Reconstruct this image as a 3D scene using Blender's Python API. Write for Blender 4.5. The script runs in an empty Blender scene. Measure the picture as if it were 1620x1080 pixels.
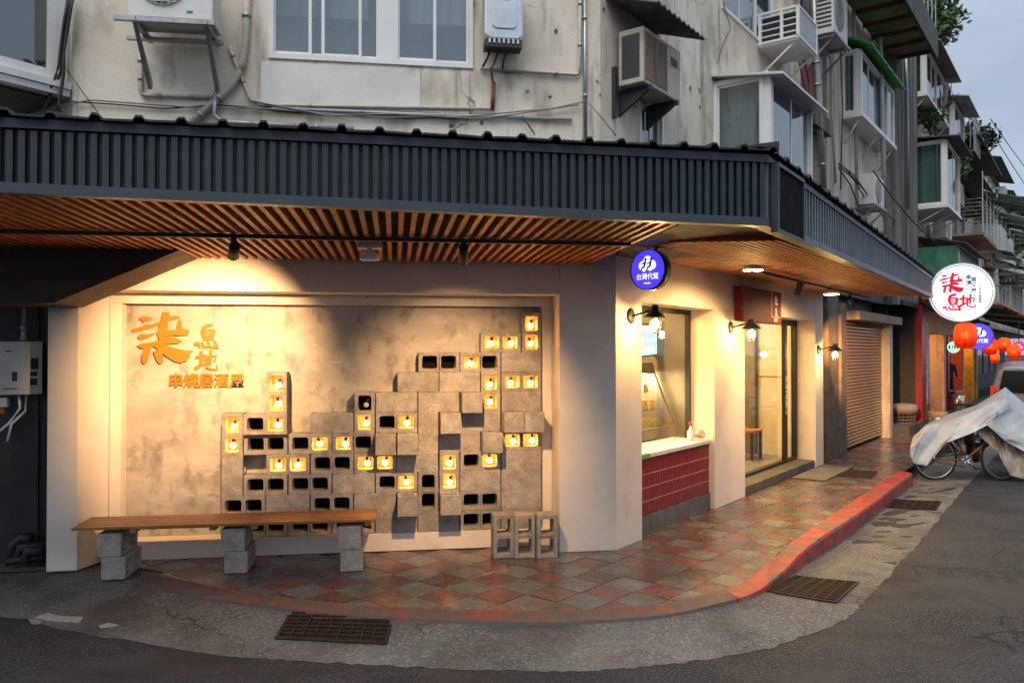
import bpy, bmesh, math, random
from mathutils import Vector, Matrix
random.seed(7)
SC = bpy.context.scene
COL = SC.collection
# ------------------------------------------------------------------ camera
CAM_H, FPX = 1.89, 1260.0
PITCH = math.atan(15/1260)
cam = bpy.data.cameras.new('camera'); cam.lens = 28.0; cam.sensor_width = 36.0
cam.clip_start = .05; cam.clip_end = 2000
camo = bpy.data.objects.new('camera', cam); COL.objects.link(camo)
camo.location = (0, 0, CAM_H); camo.rotation_euler = (math.pi/2 + PITCH, 0, 0)
SC.camera = camo
# ------------------------------------------------------------------ world and sun
SUN_EL, SUN_AZ = math.radians(60), math.radians(200)
W = bpy.data.worlds.new('World'); SC.world = W; W.use_nodes = True
nt = W.node_tree; nt.nodes.clear()
sky = nt.nodes.new('ShaderNodeTexSky'); sky.sky_type = 'NISHITA'; sky.sun_disc = False
sky.sun_elevation = SUN_EL; sky.sun_rotation = SUN_AZ
sky.air_density = 1.3; sky.dust_density = 4.0; sky.ozone_density = 3.0
# overcast dusk: the clear sky is veiled by an even blue-grey cloud layer
cl = nt.nodes.new('ShaderNodeTexNoise'); cl.inputs['Scale'].default_value = 2.2; cl.inputs['Detail'].default_value = 5
tcw = nt.nodes.new('ShaderNodeTexCoord'); mpw = nt.nodes.new('ShaderNodeMapping'); mpw.inputs['Scale'].default_value = (1, 1, 2.6)
nt.links.new(tcw.outputs['Generated'], mpw.inputs['Vector']); nt.links.new(mpw.outputs['Vector'], cl.inputs['Vector'])
rc = nt.nodes.new('ShaderNodeValToRGB')
rc.color_ramp.elements[0].position = .36; rc.color_ramp.elements[0].color = (2.9, 3.5, 4.4, 1)
rc.color_ramp.elements[1].position = .66; rc.color_ramp.elements[1].color = (4.7, 5.3, 6.1, 1)
nt.links.new(cl.outputs['Fac'], rc.inputs['Fac'])
mx = nt.nodes.new('ShaderNodeMix'); mx.data_type = 'RGBA'; mx.inputs['Factor'].default_value = .82
nt.links.new(sky.outputs['Color'], mx.inputs[6]); nt.links.new(rc.outputs['Color'], mx.inputs[7])
bg = nt.nodes.new('ShaderNodeBackground'); bg.inputs['Strength'].default_value = .088
nt.links.new(mx.outputs[2], bg.inputs['Color'])
wo = nt.nodes.new('ShaderNodeOutputWorld'); nt.links.new(bg.outputs['Background'], wo.inputs['Surface'])
sl = bpy.data.lights.new('sun', 'SUN'); sl.energy = 1.45; sl.angle = math.radians(50); sl.color = (1.0, .965, .92)
so = bpy.data.objects.new('sun', sl); COL.objects.link(so)
sd = Vector((math.sin(SUN_AZ)*math.cos(SUN_EL), math.cos(SUN_AZ)*math.cos(SUN_EL), math.sin(SUN_EL)))
so.rotation_euler = sd.to_track_quat('Z', 'Y').to_euler(); so.location = (-6, -10, 12)
SC.view_settings.view_transform = 'Standard'; SC.view_settings.look = 'None'
SC.view_settings.exposure = 0.8; SC.view_settings.gamma = 1.0
SC.cycles.use_denoising = True; SC.cycles.max_bounces = 8; SC.cycles.diffuse_bounces = 5
SC.cycles.caustics_reflective = False; SC.cycles.caustics_refractive = False
SC.cycles.sample_clamp_indirect = 6.0
# ------------------------------------------------------------------ pixel -> place
_c, _s = math.cos(PITCH), math.sin(PITCH)
def ray(px, py):
    x = (px-810)/FPX; v = (540-py)/FPX
    return Vector((x, _c - v*_s, _s + v*_c))
def hz(px, py, z=0.0):                       # point of a horizontal plane under a pixel
    r = ray(px, py); t = (z-CAM_H)/r.z
    return Vector((r.x*t, r.y*t, z))
def hy(px, py, Y):
    r = ray(px, py); t = Y/r.y
    return Vector((r.x*t, Y, CAM_H+r.z*t))
C0 = hz(975, 870); U = (C0-hz(73, 904)).normalized(); V = (hz(1303, 734)-C0).normalized()
class Frame:                                 # a facade: l along it, s into it, z up
    def __init__(f, o, d):
        f.o, f.d, f.n = Vector(o), Vector(d), Vector((-d[1], d[0], 0))
        f.rz = math.atan2(d[1], d[0])
    def __call__(f, l, s, z): return Vector((f.o.x+f.d.x*l+f.n.x*s, f.o.y+f.d.y*l+f.n.y*s, z))
    def px(f, px, py, s=0.0):
        r = ray(px, py); t = (s+f.o.x*f.n.x+f.o.y*f.n.y)/(r.x*f.n.x+r.y*f.n.y)
        p = Vector((r.x*t, r.y*t, 0))-f.o
        return p.x*f.d.x+p.y*f.d.y, CAM_H+r.z*t
A = Frame(C0, U); B = Frame(C0, V)
ID = lambda x, y, z: Vector((x, y, z))
# ------------------------------------------------------------------ materials
MT = {}
def mat(name, col, rough=.6, metal=0.0, amt=.15, scale=4.0, bump=.0, bscale=60.0, col2=None, thr=(.35, .7), stretch=(1, 1, 1),
        emit=None, est=0.0, spec=.5, grime=None, gscale=1.2, gthr=(.5, .75), gstretch=(1, 1, 1), rand=0.0, coat=0.0, speck=None, dist=.004, grime2=None, crack=None):
    if name in MT: return MT[name]
    m = bpy.data.materials.new(name); m.use_nodes = True; t = m.node_tree; N = t.nodes; L = t.links
    b = N['Principled BSDF']; b.inputs['Roughness'].default_value = rough; b.inputs['Metallic'].default_value = metal
    b.inputs['Specular IOR Level'].default_value = spec
    if coat: b.inputs['Coat Weight'].default_value = coat; b.inputs['Coat Roughness'].default_value = .12
    g = N.new('ShaderNodeNewGeometry')
    def noise(sc, st, det=6, ro=.6):
        mp = N.new('ShaderNodeMapping'); mp.inputs['Scale'].default_value = st; L.new(g.outputs['Position'], mp.inputs['Vector'])
        n = N.new('ShaderNodeTexNoise'); n.inputs['Scale'].default_value = sc; n.inputs['Detail'].default_value = det
        n.inputs['Roughness'].default_value = ro; L.new(mp.outputs['Vector'], n.inputs['Vector']); return n
    def mixc(f, a, c, kind='MIX'):
        x = N.new('ShaderNodeMix'); x.data_type = 'RGBA'; x.blend_type = kind
        for i, q in ((0, f), (6, a), (7, c)):
            if hasattr(q, 'is_output'): L.new(q, x.inputs[i])
            elif i == 0: x.inputs[0].default_value = q
            else: x.inputs[i].default_value = (*q, 1)
        return x.outputs[2]
    def rng(src, lo, hi, a=0.0, c=1.0):
        r = N.new('ShaderNodeMapRange'); r.inputs[1].default_value = lo; r.inputs[2].default_value = hi
        r.inputs[3].default_value = a; r.inputs[4].default_value = c; L.new(src, r.inputs[0]); return r.outputs[0]
    lo = tuple(max(0, c*(1-amt)) for c in col); hi = tuple(min(1, c*(1+amt)) for c in col)
    if col2: lo, hi = col, col2
    c = mixc(rng(noise(scale, stretch).outputs['Fac'], *thr), lo, hi)
    if speck:
        c = mixc(rng(noise(speck[0], (1, 1, 1), 5, .75).outputs['Fac'], speck[1], speck[1]+.12), c, speck[2])
    if grime:
        c = mixc(rng(noise(gscale, gstretch).outputs['Fac'], *gthr, 0, .85), c, grime)
    if grime2:                               # colour, scale, stretch, thresholds : streaks
        c = mixc(rng(noise(grime2[1], grime2[2]).outputs['Fac'], *grime2[3], 0, .9), c, grime2[0])
    if crack:                                # colour, scale, width : branching cracks broken up by noise
        nz = noise(crack[1]*2.2, (1, 1, 1), 4); av = N.new('ShaderNodeVectorMath'); av.operation = 'MULTIPLY_ADD'
        av.inputs[1].default_value = (.5/crack[1],)*3; L.new(nz.outputs['Color'], av.inputs[0]); L.new(g.outputs['Position'], av.inputs[2])
        vo = N.new('ShaderNodeTexVoronoi'); vo.feature = 'DISTANCE_TO_EDGE'; vo.inputs['Scale'].default_value = crack[1]; L.new(av.outputs[0], vo.inputs['Vector'])
        mm = N.new('ShaderNodeMath'); mm.operation = 'MULTIPLY'; L.new(rng(vo.outputs['Distance'], 0, crack[2], 1, 0), mm.inputs[0]); L.new(rng(noise(crack[1]*.8, (1, 1, 1), 2).outputs['Fac'], .48, .6), mm.inputs[1])
        c = mixc(mm.outputs[0], c, crack[0])
    if rand:
        oi = N.new('ShaderNodeObjectInfo'); h = N.new('ShaderNodeHueSaturation')
        L.new(rng(oi.outputs['Random'], 0, 1, 1-rand, 1+rand), h.inputs['Value']); L.new(c, h.inputs['Color']); c = h.outputs['Color']
    L.new(c, b.inputs['Base Color'])
    if bump:
        bp = N.new('ShaderNodeBump'); bp.inputs['Strength'].default_value = bump; bp.inputs['Distance'].default_value = dist
        L.new(noise(bscale, (1, 1, 1), 3).outputs['Fac'], bp.inputs['Height']); L.new(bp.outputs['Normal'], b.inputs['Normal'])
    if rough > .15 and amt:
        L.new(rng(noise(scale*2.3, stretch, 3).outputs['Fac'], .3, .7, rough*.85, min(1, rough*1.12)), b.inputs['Roughness'])
    if emit:
        b.inputs['Emission Color'].default_value = (*emit, 1); b.inputs['Emission Strength'].default_value = est
    MT[name] = m; return m
def glass(name, tint=(.8, .85, .85), rough=.02, base=.05):
    if name in MT: return MT[name]
    m = bpy.data.materials.new(name); m.use_nodes = True; t = m.node_tree; N = t.nodes; L = t.links; N.clear()
    o = N.new('ShaderNodeOutputMaterial'); x = N.new('ShaderNodeMixShader'); tr = N.new('ShaderNodeBsdfTransparent')
    gl = N.new('ShaderNodeBsdfGlossy'); gl.inputs['Roughness'].default_value = rough
    lw = N.new('ShaderNodeLayerWeight'); lw.inputs['Blend'].default_value = .5
    pw = N.new('ShaderNodeMath'); pw.operation = 'POWER'; pw.inputs[1].default_value = 4.5; L.new(lw.outputs['Facing'], pw.inputs[0])
    fr = N.new('ShaderNodeMath'); fr.operation = 'MULTIPLY_ADD'; fr.inputs[1].default_value = .85; fr.inputs[2].default_value = base; L.new(pw.outputs[0], fr.inputs[0])
    tr.inputs['Color'].default_value = (*tint, 1); L.new(fr.outputs[0], x.inputs[0])
    L.new(tr.outputs[0], x.inputs[1]); L.new(gl.outputs[0], x.inputs[2]); L.new(x.outputs[0], o.inputs['Surface'])
    MT[name] = m; return m
mat('asphalt', (.021, .0225, .026), .85, amt=.35, scale=.9, bump=.8, bscale=75, speck=(55, .50, (.075, .078, .085)), grime=(.036, .037, .039), gscale=.7, gthr=(.5, .62), grime2=((.011, .0115, .013), .35, (1, 2.2, 1), (.52, .66)), crack=((.006, .006, .006), .5, .013), dist=.008, spec=.3)
mat('apron', (.10, .097, .09), .85, amt=.3, scale=1.6, bump=.9, bscale=60, speck=(42, .50, (.19, .185, .175)), grime=(.045, .042, .037), gscale=1.4, gthr=(.46, .66), grime2=((.13, .085, .05), 1.1, (1, 1, 1), (.64, .76)), crack=((.015, .014, .012), .8, .012), dist=.008)
mat('slab', (.10, .10, .098), .8, amt=.35, scale=2.2, bump=.4, bscale=90, grime=(.05, .05, .05), gscale=1.1)
mat('grout', (.10, .092, .082), .9, amt=.3)
mat('tile_red', (.145, .058, .047), .26, amt=.3, scale=5, bump=.3, bscale=70, grime=(.062, .05, .043), gscale=1.3, gthr=(.44, .68), rand=.2, speck=(90, .62, (.28, .17, .15)))
mat('tile_grey', (.135, .143, .136), .26, amt=.25, scale=5, bump=.3, bscale=70, grime=(.062, .056, .048), gscale=1.3, gthr=(.44, .68), rand=.2, speck=(90, .62, (.28, .28, .26)))
mat('kerb_red', (.36, .028, .02), .55, amt=.4, scale=7, bump=.7, bscale=45, grime=(.07, .05, .042), gscale=4, gthr=(.46, .58), grime2=((.16,.13,.12), 11, (1,1,1), (.56,.64)), dist=.008)
mat('kerb_worn', (.20, .045, .035), .75, amt=.4, scale=7, bump=.7, bscale=60, grime=(.075, .07, .064), gscale=3.4, gthr=(.36, .50), speck=(70, .6, (.22,.2,.19)))
mat('white_wall', (.76, .685, .59), .6, amt=.06, scale=2, bump=.12, bscale=90, grime=(.5, .46, .40), gscale=1.6, gthr=(.58, .8), grime2=((.33,.29,.25), 16, (1,1,1), (.70,.76)))
mat('trowel', (.33, .29, .245), .5, amt=.2, col2=(.49, .445, .385), scale=2.3, thr=(.34, .64), stretch=(1, 1, 1.6), bump=.2, bscale=25, grime=(.20, .17, .14), gscale=4.5, gthr=(.5, .66), gstretch=(1.4, 1, .8), grime2=((.47,.43,.375), 7, (1,1,2.2), (.56,.7)))
mat('block', (.36, .325, .285), .9, amt=.25, scale=9, bump=1.0, bscale=85, rand=.13, speck=(60, .54, (.19, .165, .14)), dist=.01, grime=(.22,.19,.165), gscale=6, gthr=(.55,.7))
mat('cell_shade', (.006,.005,.005), .9, spec=.1)  # near-black colour standing in for the shade inside unlit cells
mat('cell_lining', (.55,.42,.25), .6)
mat('fascia', (.027, .034, .041), .45, .3, amt=.12, scale=3, rand=.08, bump=.1, bscale=200)
mat('fascia_dark', (.009, .011, .013), .5, .2, amt=.15)
mat('vent_black', (.008,.009,.010), .9, spec=.1)
mat('side_rib_lit', (.13, .155, .18), .45, .2, amt=.15, scale=5, rand=.1)  # lighter copy of the rib colour: side street skylight put into it
mat('ac_old', (.48,.44,.37), .6, amt=.1, grime=(.22,.16,.11), gscale=4, gthr=(.48,.7))
mat('rust_board', (.19,.13,.09), .8, amt=.35, scale=5, stretch=(3,3,.4))
mat('fascia_trim', (.05, .064, .077), .4, .4, amt=.12, scale=5)
mat('slat_wood', (.43, .14, .038), .5, amt=.25, scale=9, stretch=(1, 1, 1), rand=.16, bump=.12, bscale=50)
mat('slat_wood_dark', (.46, .165, .042), .55, amt=.3, scale=7, rand=.2)
mat('bench_wood', (.30, .125, .036), .38, amt=.3, scale=8, stretch=(.25, 3, 3), rand=.12, bump=.1, bscale=40)
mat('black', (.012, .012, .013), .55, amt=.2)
mat('black_gloss', (.012, .012, .014), .3, .3, amt=.1)
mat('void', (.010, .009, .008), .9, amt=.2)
mat('soffit', (.045, .028, .02), .7, amt=.2)
mat('dark_wall', (.016, .017, .021), .6, amt=.35, scale=3, bump=.3, bscale=40)
mat('gold', (.52, .18, .008), .42, .15, amt=.08, scale=30)
mat('plaster', (.54, .47, .375), .85, amt=.2, col2=(.74, .675, .565), scale=1.1, thr=(.3, .62), bump=.4, bscale=38, dist=.006, grime=(.24, .20, .155), gscale=1.9, gthr=(.52, .72), gstretch=(1.6, 1.6, .7), grime2=((.20,.165,.13), 3.2, (2.2,2.2,.22), (.56,.74)), speck=(9, .70, (.30,.26,.21)), crack=((.14,.115,.09), .55, .004))
mat('plaster_b', (.47, .435, .365), .85, amt=.2, col2=(.64, .60, .52), scale=.9, thr=(.3, .66), bump=.4, bscale=34, dist=.007, grime=(.14, .12, .095), gscale=1.2, gthr=(.54, .74), gstretch=(2.4, 2.4, .45), grime2=((.07,.06,.05), 2.6, (3,3,.16), (.60,.76)))
mat('plaster_patch', (.64, .62, .575), .8, amt=.12, scale=2, bump=.3, bscale=60, grime=(.3, .28, .25), gscale=3, gthr=(.6, .8))
mat('stained', (.05, .048, .042), .9, amt=.3, col2=(.24, .23, .205), scale=1.4, stretch=(3.5, 3.5, .22), thr=(.42,.66), bump=.5, bscale=30)
mat('roof_sheet', (.018, .018, .019), .6, .2, amt=.3)
mat('rust', (.16, .06, .03), .85, amt=.4, scale=6)
mat('alu', (.62, .62, .60), .4, .25, amt=.08)
mat('alu_white', (.72, .72, .70), .45, amt=.07, scale=3)
mat('galv', (.33, .34, .35), .42, .6, amt=.2, scale=10)
mat('steel_silver', (.62, .63, .64), .28, .85, amt=.1, scale=6)
mat('pipe_beige', (.46, .42, .35), .6, amt=.15, grime=(.25, .2, .15), gscale=4)
mat('pipe_grey', (.36, .37, .37), .5, amt=.15)
mat('cable', (.02, .02, .021), .6)
mat('cable_grey', (.22, .21, .2), .7)
mat('ac_white', (.62, .62, .59), .5, amt=.07, grime=(.36, .34, .3), gscale=2.5, gthr=(.55, .8))
mat('ac_dark', (.03, .03, .032), .6)
mat('curtain', (.42, .46, .47), .9, amt=.32, scale=1.5, stretch=(6, 6, .4))  # vertical tone bands paint in the shading of folds
mat('lower_pane_tone', (.20, .235, .25), .9, amt=.25, scale=3)  # darker tone for the lower half of the frosted panes
mat('curtain_warm', (.26, .17, .15), .9, amt=.15)
mat('curtain_green', (.16, .34, .29), .8, amt=.2, scale=1.5)
mat('red_tile', (.26, .022, .022), .32, amt=.18, scale=25)
mat('tile_joint', (.50, .36, .32), .8)
mat('tile_gap', (.05, .008, .008), .8)
mat('base_tile', (.12, .115, .11), .6, amt=.25, scale=6, rand=.1)
mat('marble', (.72, .70, .66), .25, amt=.08, scale=6)
mat('shop_inner', (.62, .55, .43), .7, amt=.06)
mat('shop_floor', (.22, .2, .17), .35, amt=.15)
mat('poster', (.5,.1,.12), .4, amt=.2, col2=(.3,.4,.6), scale=14, thr=(.4,.6), grime=(.75,.7,.6), gscale=20, gthr=(.5,.6))
mat('wall_grey', (.17, .145, .115), .5, amt=.2, scale=3)
mat('plaque', (.13, .010, .010), .6, spec=.2, amt=.4, scale=12, stretch=(1, 1, 5), bump=.4, bscale=60)
mat('paper_white', (.8, .8, .78), .5, amt=.03)
mat('letter_white', (.75, .73, .7), .5, amt=.03)
mat('bulb', (1, .9, .7), .3, amt=0, emit=(1.0, .45, .10), est=30)
mat('bulb_off', (.55, .5, .42), .2, amt=0)
mat('wall_bulb', (1, .9, .7), .3, amt=0, emit=(1.0, .56, .17), est=400)
mat('lamp_disc', (1, 1, .95), .3, amt=0, emit=(1.0, .78, .48), est=30)
mat('room_light', (1, 1, .95), .3, amt=0, emit=(1.0, .66, .26), est=85)
mat('sign_blue', (.1, .06, .8), .3, amt=0, emit=(.075, .045, .95), est=0.62)
mat('sign_white', (.8, .8, .85), .3, amt=0, emit=(.80, .80, 1.0), est=0.42)
mat('sign_green', (.3, .6, .4), .3, amt=0, emit=(.35, .75, .5), est=0.7)
mat('sign_green_dark', (.01, .16, .06), .4, amt=0)
mat('sign_pink', (.8, .02, .2), .3, amt=0, emit=(.9, .03, .22), est=0.5)
mat('ink_red', (.55, .004, .02), .5, amt=0, emit=(.55, .003, .02), est=.35)
mat('ink_dark', (.02, .02, .06), .5, amt=0)
mat('ink_navy', (.02, .012, .16), .5, amt=0, emit=(.02, .012, .2), est=.3)
mat('glow_white', (.9, .9, .95), .4, amt=0, emit=(1, 1, 1), est=0.6)
mat('screen', (.3, .5, .5), .3, amt=0, emit=(.50, .82, .80), est=0.95)
mat('ink_screen', (.05, .09, .1), .5, amt=0)
mat('case_light', (1, .9, .7), .3, amt=0, emit=(1, .72, .35), est=230)
mat('lantern_core', (1, .5, .2), .6, amt=0, emit=(1.0, .35, .1), est=4)
mat('shutter', (.31, .20, .11), .34, .25, amt=.15, scale=8, rand=.06)
mat('stone', (.085, .075, .066), .8, amt=.35, scale=5, bump=.6, bscale=40)
mat('red_paint', (.24, .005, .011), .35, amt=.12)
mat('brick_red', (.26, .05, .04), .7, amt=.25, scale=20)
mat('yellow_paint', (.45, .28, .03), .5, amt=.3, scale=5)
mat('orange_wall', (.45, .17, .04), .6, amt=.35, scale=3)
mat('tarp', (.36, .385, .41), .38, amt=.15, scale=2.5, bump=.18, bscale=6, grime=(.27, .24, .2), gscale=2.6, gthr=(.52, .74), dist=.02)
mat('tarp_beige', (.33, .29, .24), .6, amt=.25, scale=3, bump=.18, bscale=6, grime=(.16, .13, .1), gscale=4, dist=.02)
mat('orange_frame', (.42, .13, .02), .3, .3, amt=.12)
mat('rubber', (.016, .016, .016), .8)
mat('chrome', (.6, .6, .6), .22, 1.0, amt=.1)
mat('van_paint', (.34, .31, .33), .3, .5, amt=.06)
mat('van_glass', (.02, .018, .017), .08, amt=.0)
mat('tail_red', (.5, .02, .01), .25, amt=0, emit=(1, .04, .02), est=0.2)
mat('leaf', (.06, .115, .03), .6, amt=.5, scale=7, rand=.2)
mat('leaf_dark', (.025, .05, .02), .6, amt=.5, scale=7)
mat('bark', (.07, .055, .045), .9, amt=.3)
mat('green_roof', (.10, .44, .07), .5, amt=.25, scale=6)
mat('green_sheet', (.05, .20, .13), .5, amt=.25, scale=5)
mat('sheet_pale', (.42, .47, .44), .6, amt=.2, scale=1.5, grime=(.2, .2, .18), gscale=2, gstretch=(2, 2, .4))
mat('sheet_dark', (.06, .058, .054), .7, amt=.3)
mat('tile_small', (.45, .43, .37), .6, amt=.2, scale=2, grime=(.2, .17, .13), gscale=2, gstretch=(2, 2, .4), bump=.3, bscale=30)
mat('rust_slab', (.14, .115, .095), .9, amt=.5, col2=(.34, .3, .26), scale=2.6)
mat('grate', (.030, .018, .013), .65, .5, amt=.4, scale=18)
mat('pit', (.004, .004, .004), .9)
mat('wicker', (.26, .21, .16), .6, amt=.1)
mat('person_black', (.012, .012, .014), .8)
mat('skin', (.45, .27, .2), .6)
mat('cardboard', (.34, .22, .12), .8, amt=.15)
mat('red_plastic', (.6, .06, .04), .4)
mat('bag', (.72, .45, .38), .3, amt=.35, scale=25)
mat('green_cloth', (.03, .25, .06), .8)
mat('food', (.70, .52, .25), .6, amt=.45, scale=40)
mat('white_debris', (.30, .295, .285), .9, amt=.2, scale=20)
mat('mat_grey', (.12, .115, .11), .9)
_m = bpy.data.materials.new('lantern'); _m.use_nodes = True; _N = _m.node_tree.nodes; _N.clear(); _L = _m.node_tree.links; MT['lantern'] = _m
_o = _N.new('ShaderNodeOutputMaterial'); _x = _N.new('ShaderNodeMixShader'); _x.inputs[0].default_value = .75; _t = _N.new('ShaderNodeBsdfTranslucent'); _d = _N.new('ShaderNodeBsdfDiffuse')
_t.inputs['Color'].default_value = (.95, .11, .045, 1); _d.inputs['Color'].default_value = (.6, .05, .015, 1)
_L.new(_d.outputs[0], _x.inputs[1]); _L.new(_t.outputs[0], _x.inputs[2]); _y = _N.new('ShaderNodeMixShader'); _y.inputs[0].default_value = .16; _z = _N.new('ShaderNodeBsdfTransparent'); _z.inputs['Color'].default_value = (1, .35, .22, 1)
_L.new(_x.outputs[0], _y.inputs[1]); _L.new(_z.outputs[0], _y.inputs[2]); _L.new(_y.outputs[0], _o.inputs['Surface'])
glass('pane', (.78, .84, .85), base=.15); glass('clear', (.95, .95, .93), base=.025); glass('tinted', (.30, .34, .36))
# ------------------------------------------------------------------ mesh builder
class MB:
    def __init__(s, F=ID): s.v, s.f, s.F, s.sm = [], [], F, []
    def add(s, vs, fs, smooth=False, raw=False):
        n = len(s.v); s.v += [Vector(p) if raw else s.F(*p) for p in vs]
        s.f += [tuple(i+n for i in f) for f in fs]; s.sm += [smooth]*len(fs); return s
    def box(s, x0, x1, y0, y1, z0, z1):
        return s.add([(x0,y0,z0),(x1,y0,z0),(x1,y1,z0),(x0,y1,z0),(x0,y0,z1),(x1,y0,z1),(x1,y1,z1),(x0,y1,z1)],
                     [(0,3,2,1),(4,5,6,7),(0,1,5,4),(1,2,6,5),(2,3,7,6),(3,0,4,7)])
    def hexa(s, b, t):                        # bottom 4 points, top 4 points
        return s.add(list(b)+list(t), [(3,2,1,0),(4,5,6,7),(0,1,5,4),(1,2,6,5),(2,3,7,6),(3,0,4,7)])
    def prism(s, poly, z0, z1):               # footprint in x,y
        n = len(poly)
        return s.add([(p[0],p[1],z0) for p in poly]+[(p[0],p[1],z1) for p in poly],
                     [tuple(range(n))[::-1], tuple(range(n,2*n))]+[(i,(i+1)%n,n+(i+1)%n,n+i) for i in range(n)])
    def plate(s, poly, y0, y1):               # outline in x,z with depth
        n = len(poly)
        return s.add([(p[0],y0,p[1]) for p in poly]+[(p[0],y1,p[1]) for p in poly],
                     [tuple(range(n)), tuple(range(n,2*n))[::-1]]+[(i,n+i,n+(i+1)%n,(i+1)%n) for i in range(n)])
    def tube(s, pts, r, n=8, closed=False):
        P = [s.F(*p) for p in pts]; vs, fs = [], []; m = len(P)
        rr = r if isinstance(r, (list, tuple)) else [r]*m
        for i, p in enumerate(P):
            a = P[i-1] if (i or closed) else P[0]; b = P[(i+1) % m] if (i < m-1 or closed) else P[-1]
            t = (b-a).normalized(); x = t.orthogonal() if abs(t.z) > .95 else t.cross(Vector((0,0,1)))
            if abs(t.z) > .95: x = Vector((1,0,0))-t*t.x
            x.normalize(); y = t.cross(x)
            vs += [p+(x*math.cos(k*2*math.pi/n)+y*math.sin(k*2*math.pi/n))*rr[i] for k in range(n)]
        for i in range(m if closed else m-1):
            j = (i+1) % m
            fs += [(i*n+k, i*n+(k+1)%n, j*n+(k+1)%n, j*n+k) for k in range(n)]
        s.add(vs, fs, True, True)
        if not closed: s.add(vs[:n], [tuple(range(n))[::-1]], False, True); s.add(vs[-n:], [tuple(range(n))], False, True)
        return s
    def lathe(s, prof, c, n=16, ax=None):     # profile (r, h) about axis through c
        ax = (Vector(ax) if ax else Vector((0,0,1))).normalized(); x = ax.orthogonal().normalized(); y = ax.cross(x)
        c = Vector(c); vs = [c+ax*h+(x*math.cos(k*2*math.pi/n)+y*math.sin(k*2*math.pi/n))*max(r,1e-4) for r,h in prof for k in range(n)]
        fs = [(i*n+k, i*n+(k+1)%n, (i+1)*n+(k+1)%n, (i+1)*n+k) for i in range(len(prof)-1) for k in range(n)]
        s.add(vs, fs, True, True)
        for e, o in ((0, -1), (len(prof)-1, 1)):
            if prof[e][0] > 1e-3: s.add(vs[e*n:e*n+n], [tuple(range(n))[::o]], False, True)
        return s
    def ball(s, c, r, n=12, sc=(1,1,1)):
        vs, fs = [], []; h = n//2
        for i in range(h+1):
            for k in range(n):
                t, q = math.pi*i/h, 2*math.pi*k/n
                vs.append((c[0]+r*sc[0]*math.sin(t)*math.cos(q), c[1]+r*sc[1]*math.sin(t)*math.sin(q), c[2]+r*sc[2]*math.cos(t)))
        fs = [(i*n+k, i*n+(k+1)%n, (i+1)*n+(k+1)%n, (i+1)*n+k) for i in range(h) for k in range(n)]
        return s.add(vs, fs, True, True)
    def mesh(s, name, org=Vector((0,0,0))):
        me = bpy.data.meshes.new(name); me.from_pydata([v-org for v in s.v], [], s.f)
        me.polygons.foreach_set('use_smooth', s.sm); bm = bmesh.new(); bm.from_mesh(me)
        bmesh.ops.remove_doubles(bm, verts=bm.verts, dist=1e-5); bmesh.ops.recalc_face_normals(bm, faces=bm.faces)
        bm.to_mesh(me); bm.free(); return me
    def base(s):
        xs = [v.x for v in s.v]; ys = [v.y for v in s.v]; zs = [v.z for v in s.v]
        return Vector(((min(xs)+max(xs))/2, (min(ys)+max(ys))/2, min(zs)))
    def build(s, name, m, parent=None, label=None, cat=None, group=None, kind=None, bevel=0):
        org = s.base() if parent is None else wloc(parent)
        me = s.mesh(name, org); me.materials.append(MT[m])
        o = bpy.data.objects.new(name, me); COL.objects.link(o)
        if parent is None: o.location = org
        else: o.parent = parent
        if bevel:
            b = o.modifiers.new('bevel', 'BEVEL'); b.width = bevel; b.segments = 2; b.limit_method = 'ANGLE'
        return tag(o, label, cat, group, kind)
def wloc(o):
    p = Vector(o.location)
    while o.parent: o = o.parent; p = p+Vector(o.location)
    return p
def tag(o, label=None, cat=None, group=None, kind=None):
    for k, q in (('label', label), ('category', cat), ('group', group), ('kind', kind)):
        if q: o[k] = q
    return o
def thing(name, label, cat, loc, group=None):
    o = bpy.data.objects.new(name, None); COL.objects.link(o); o.location = loc; o.empty_display_size = .1
    return tag(o, label, cat, group)
def inst(name, me, parent, loc, rot=(0,0,0), **k):      # shared mesh at a world place
    o = bpy.data.objects.new(name, me); COL.objects.link(o)
    if parent: o.parent = parent; o.location = Vector(loc)-wloc(parent)
    else: o.location = loc
    o.rotation_euler = rot; return tag(o, **k)
def boxmesh(name, m, x0, x1, y0, y1, z0, z1, bevel=0):
    me = MB().box(x0,x1,y0,y1,z0,z1).mesh(name)
    if bevel:
        bm = bmesh.new(); bm.from_mesh(me); bmesh.ops.bevel(bm, geom=bm.edges[:], offset=bevel, segments=1, affect='EDGES'); bm.to_mesh(me); bm.free()
    me.materials.append(MT[m]); return me
def lerp(a, b, t): return a+(b-a)*t
def polyat(pts, x):                           # piecewise linear in first coordinate
    for (x0, y0), (x1, y1) in zip(pts, pts[1:]):
        if x0 <= x <= x1: return lerp(y0, y1, (x-x0)/(x1-x0))
    return pts[0][1] if x < pts[0][0] else pts[-1][1]
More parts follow.
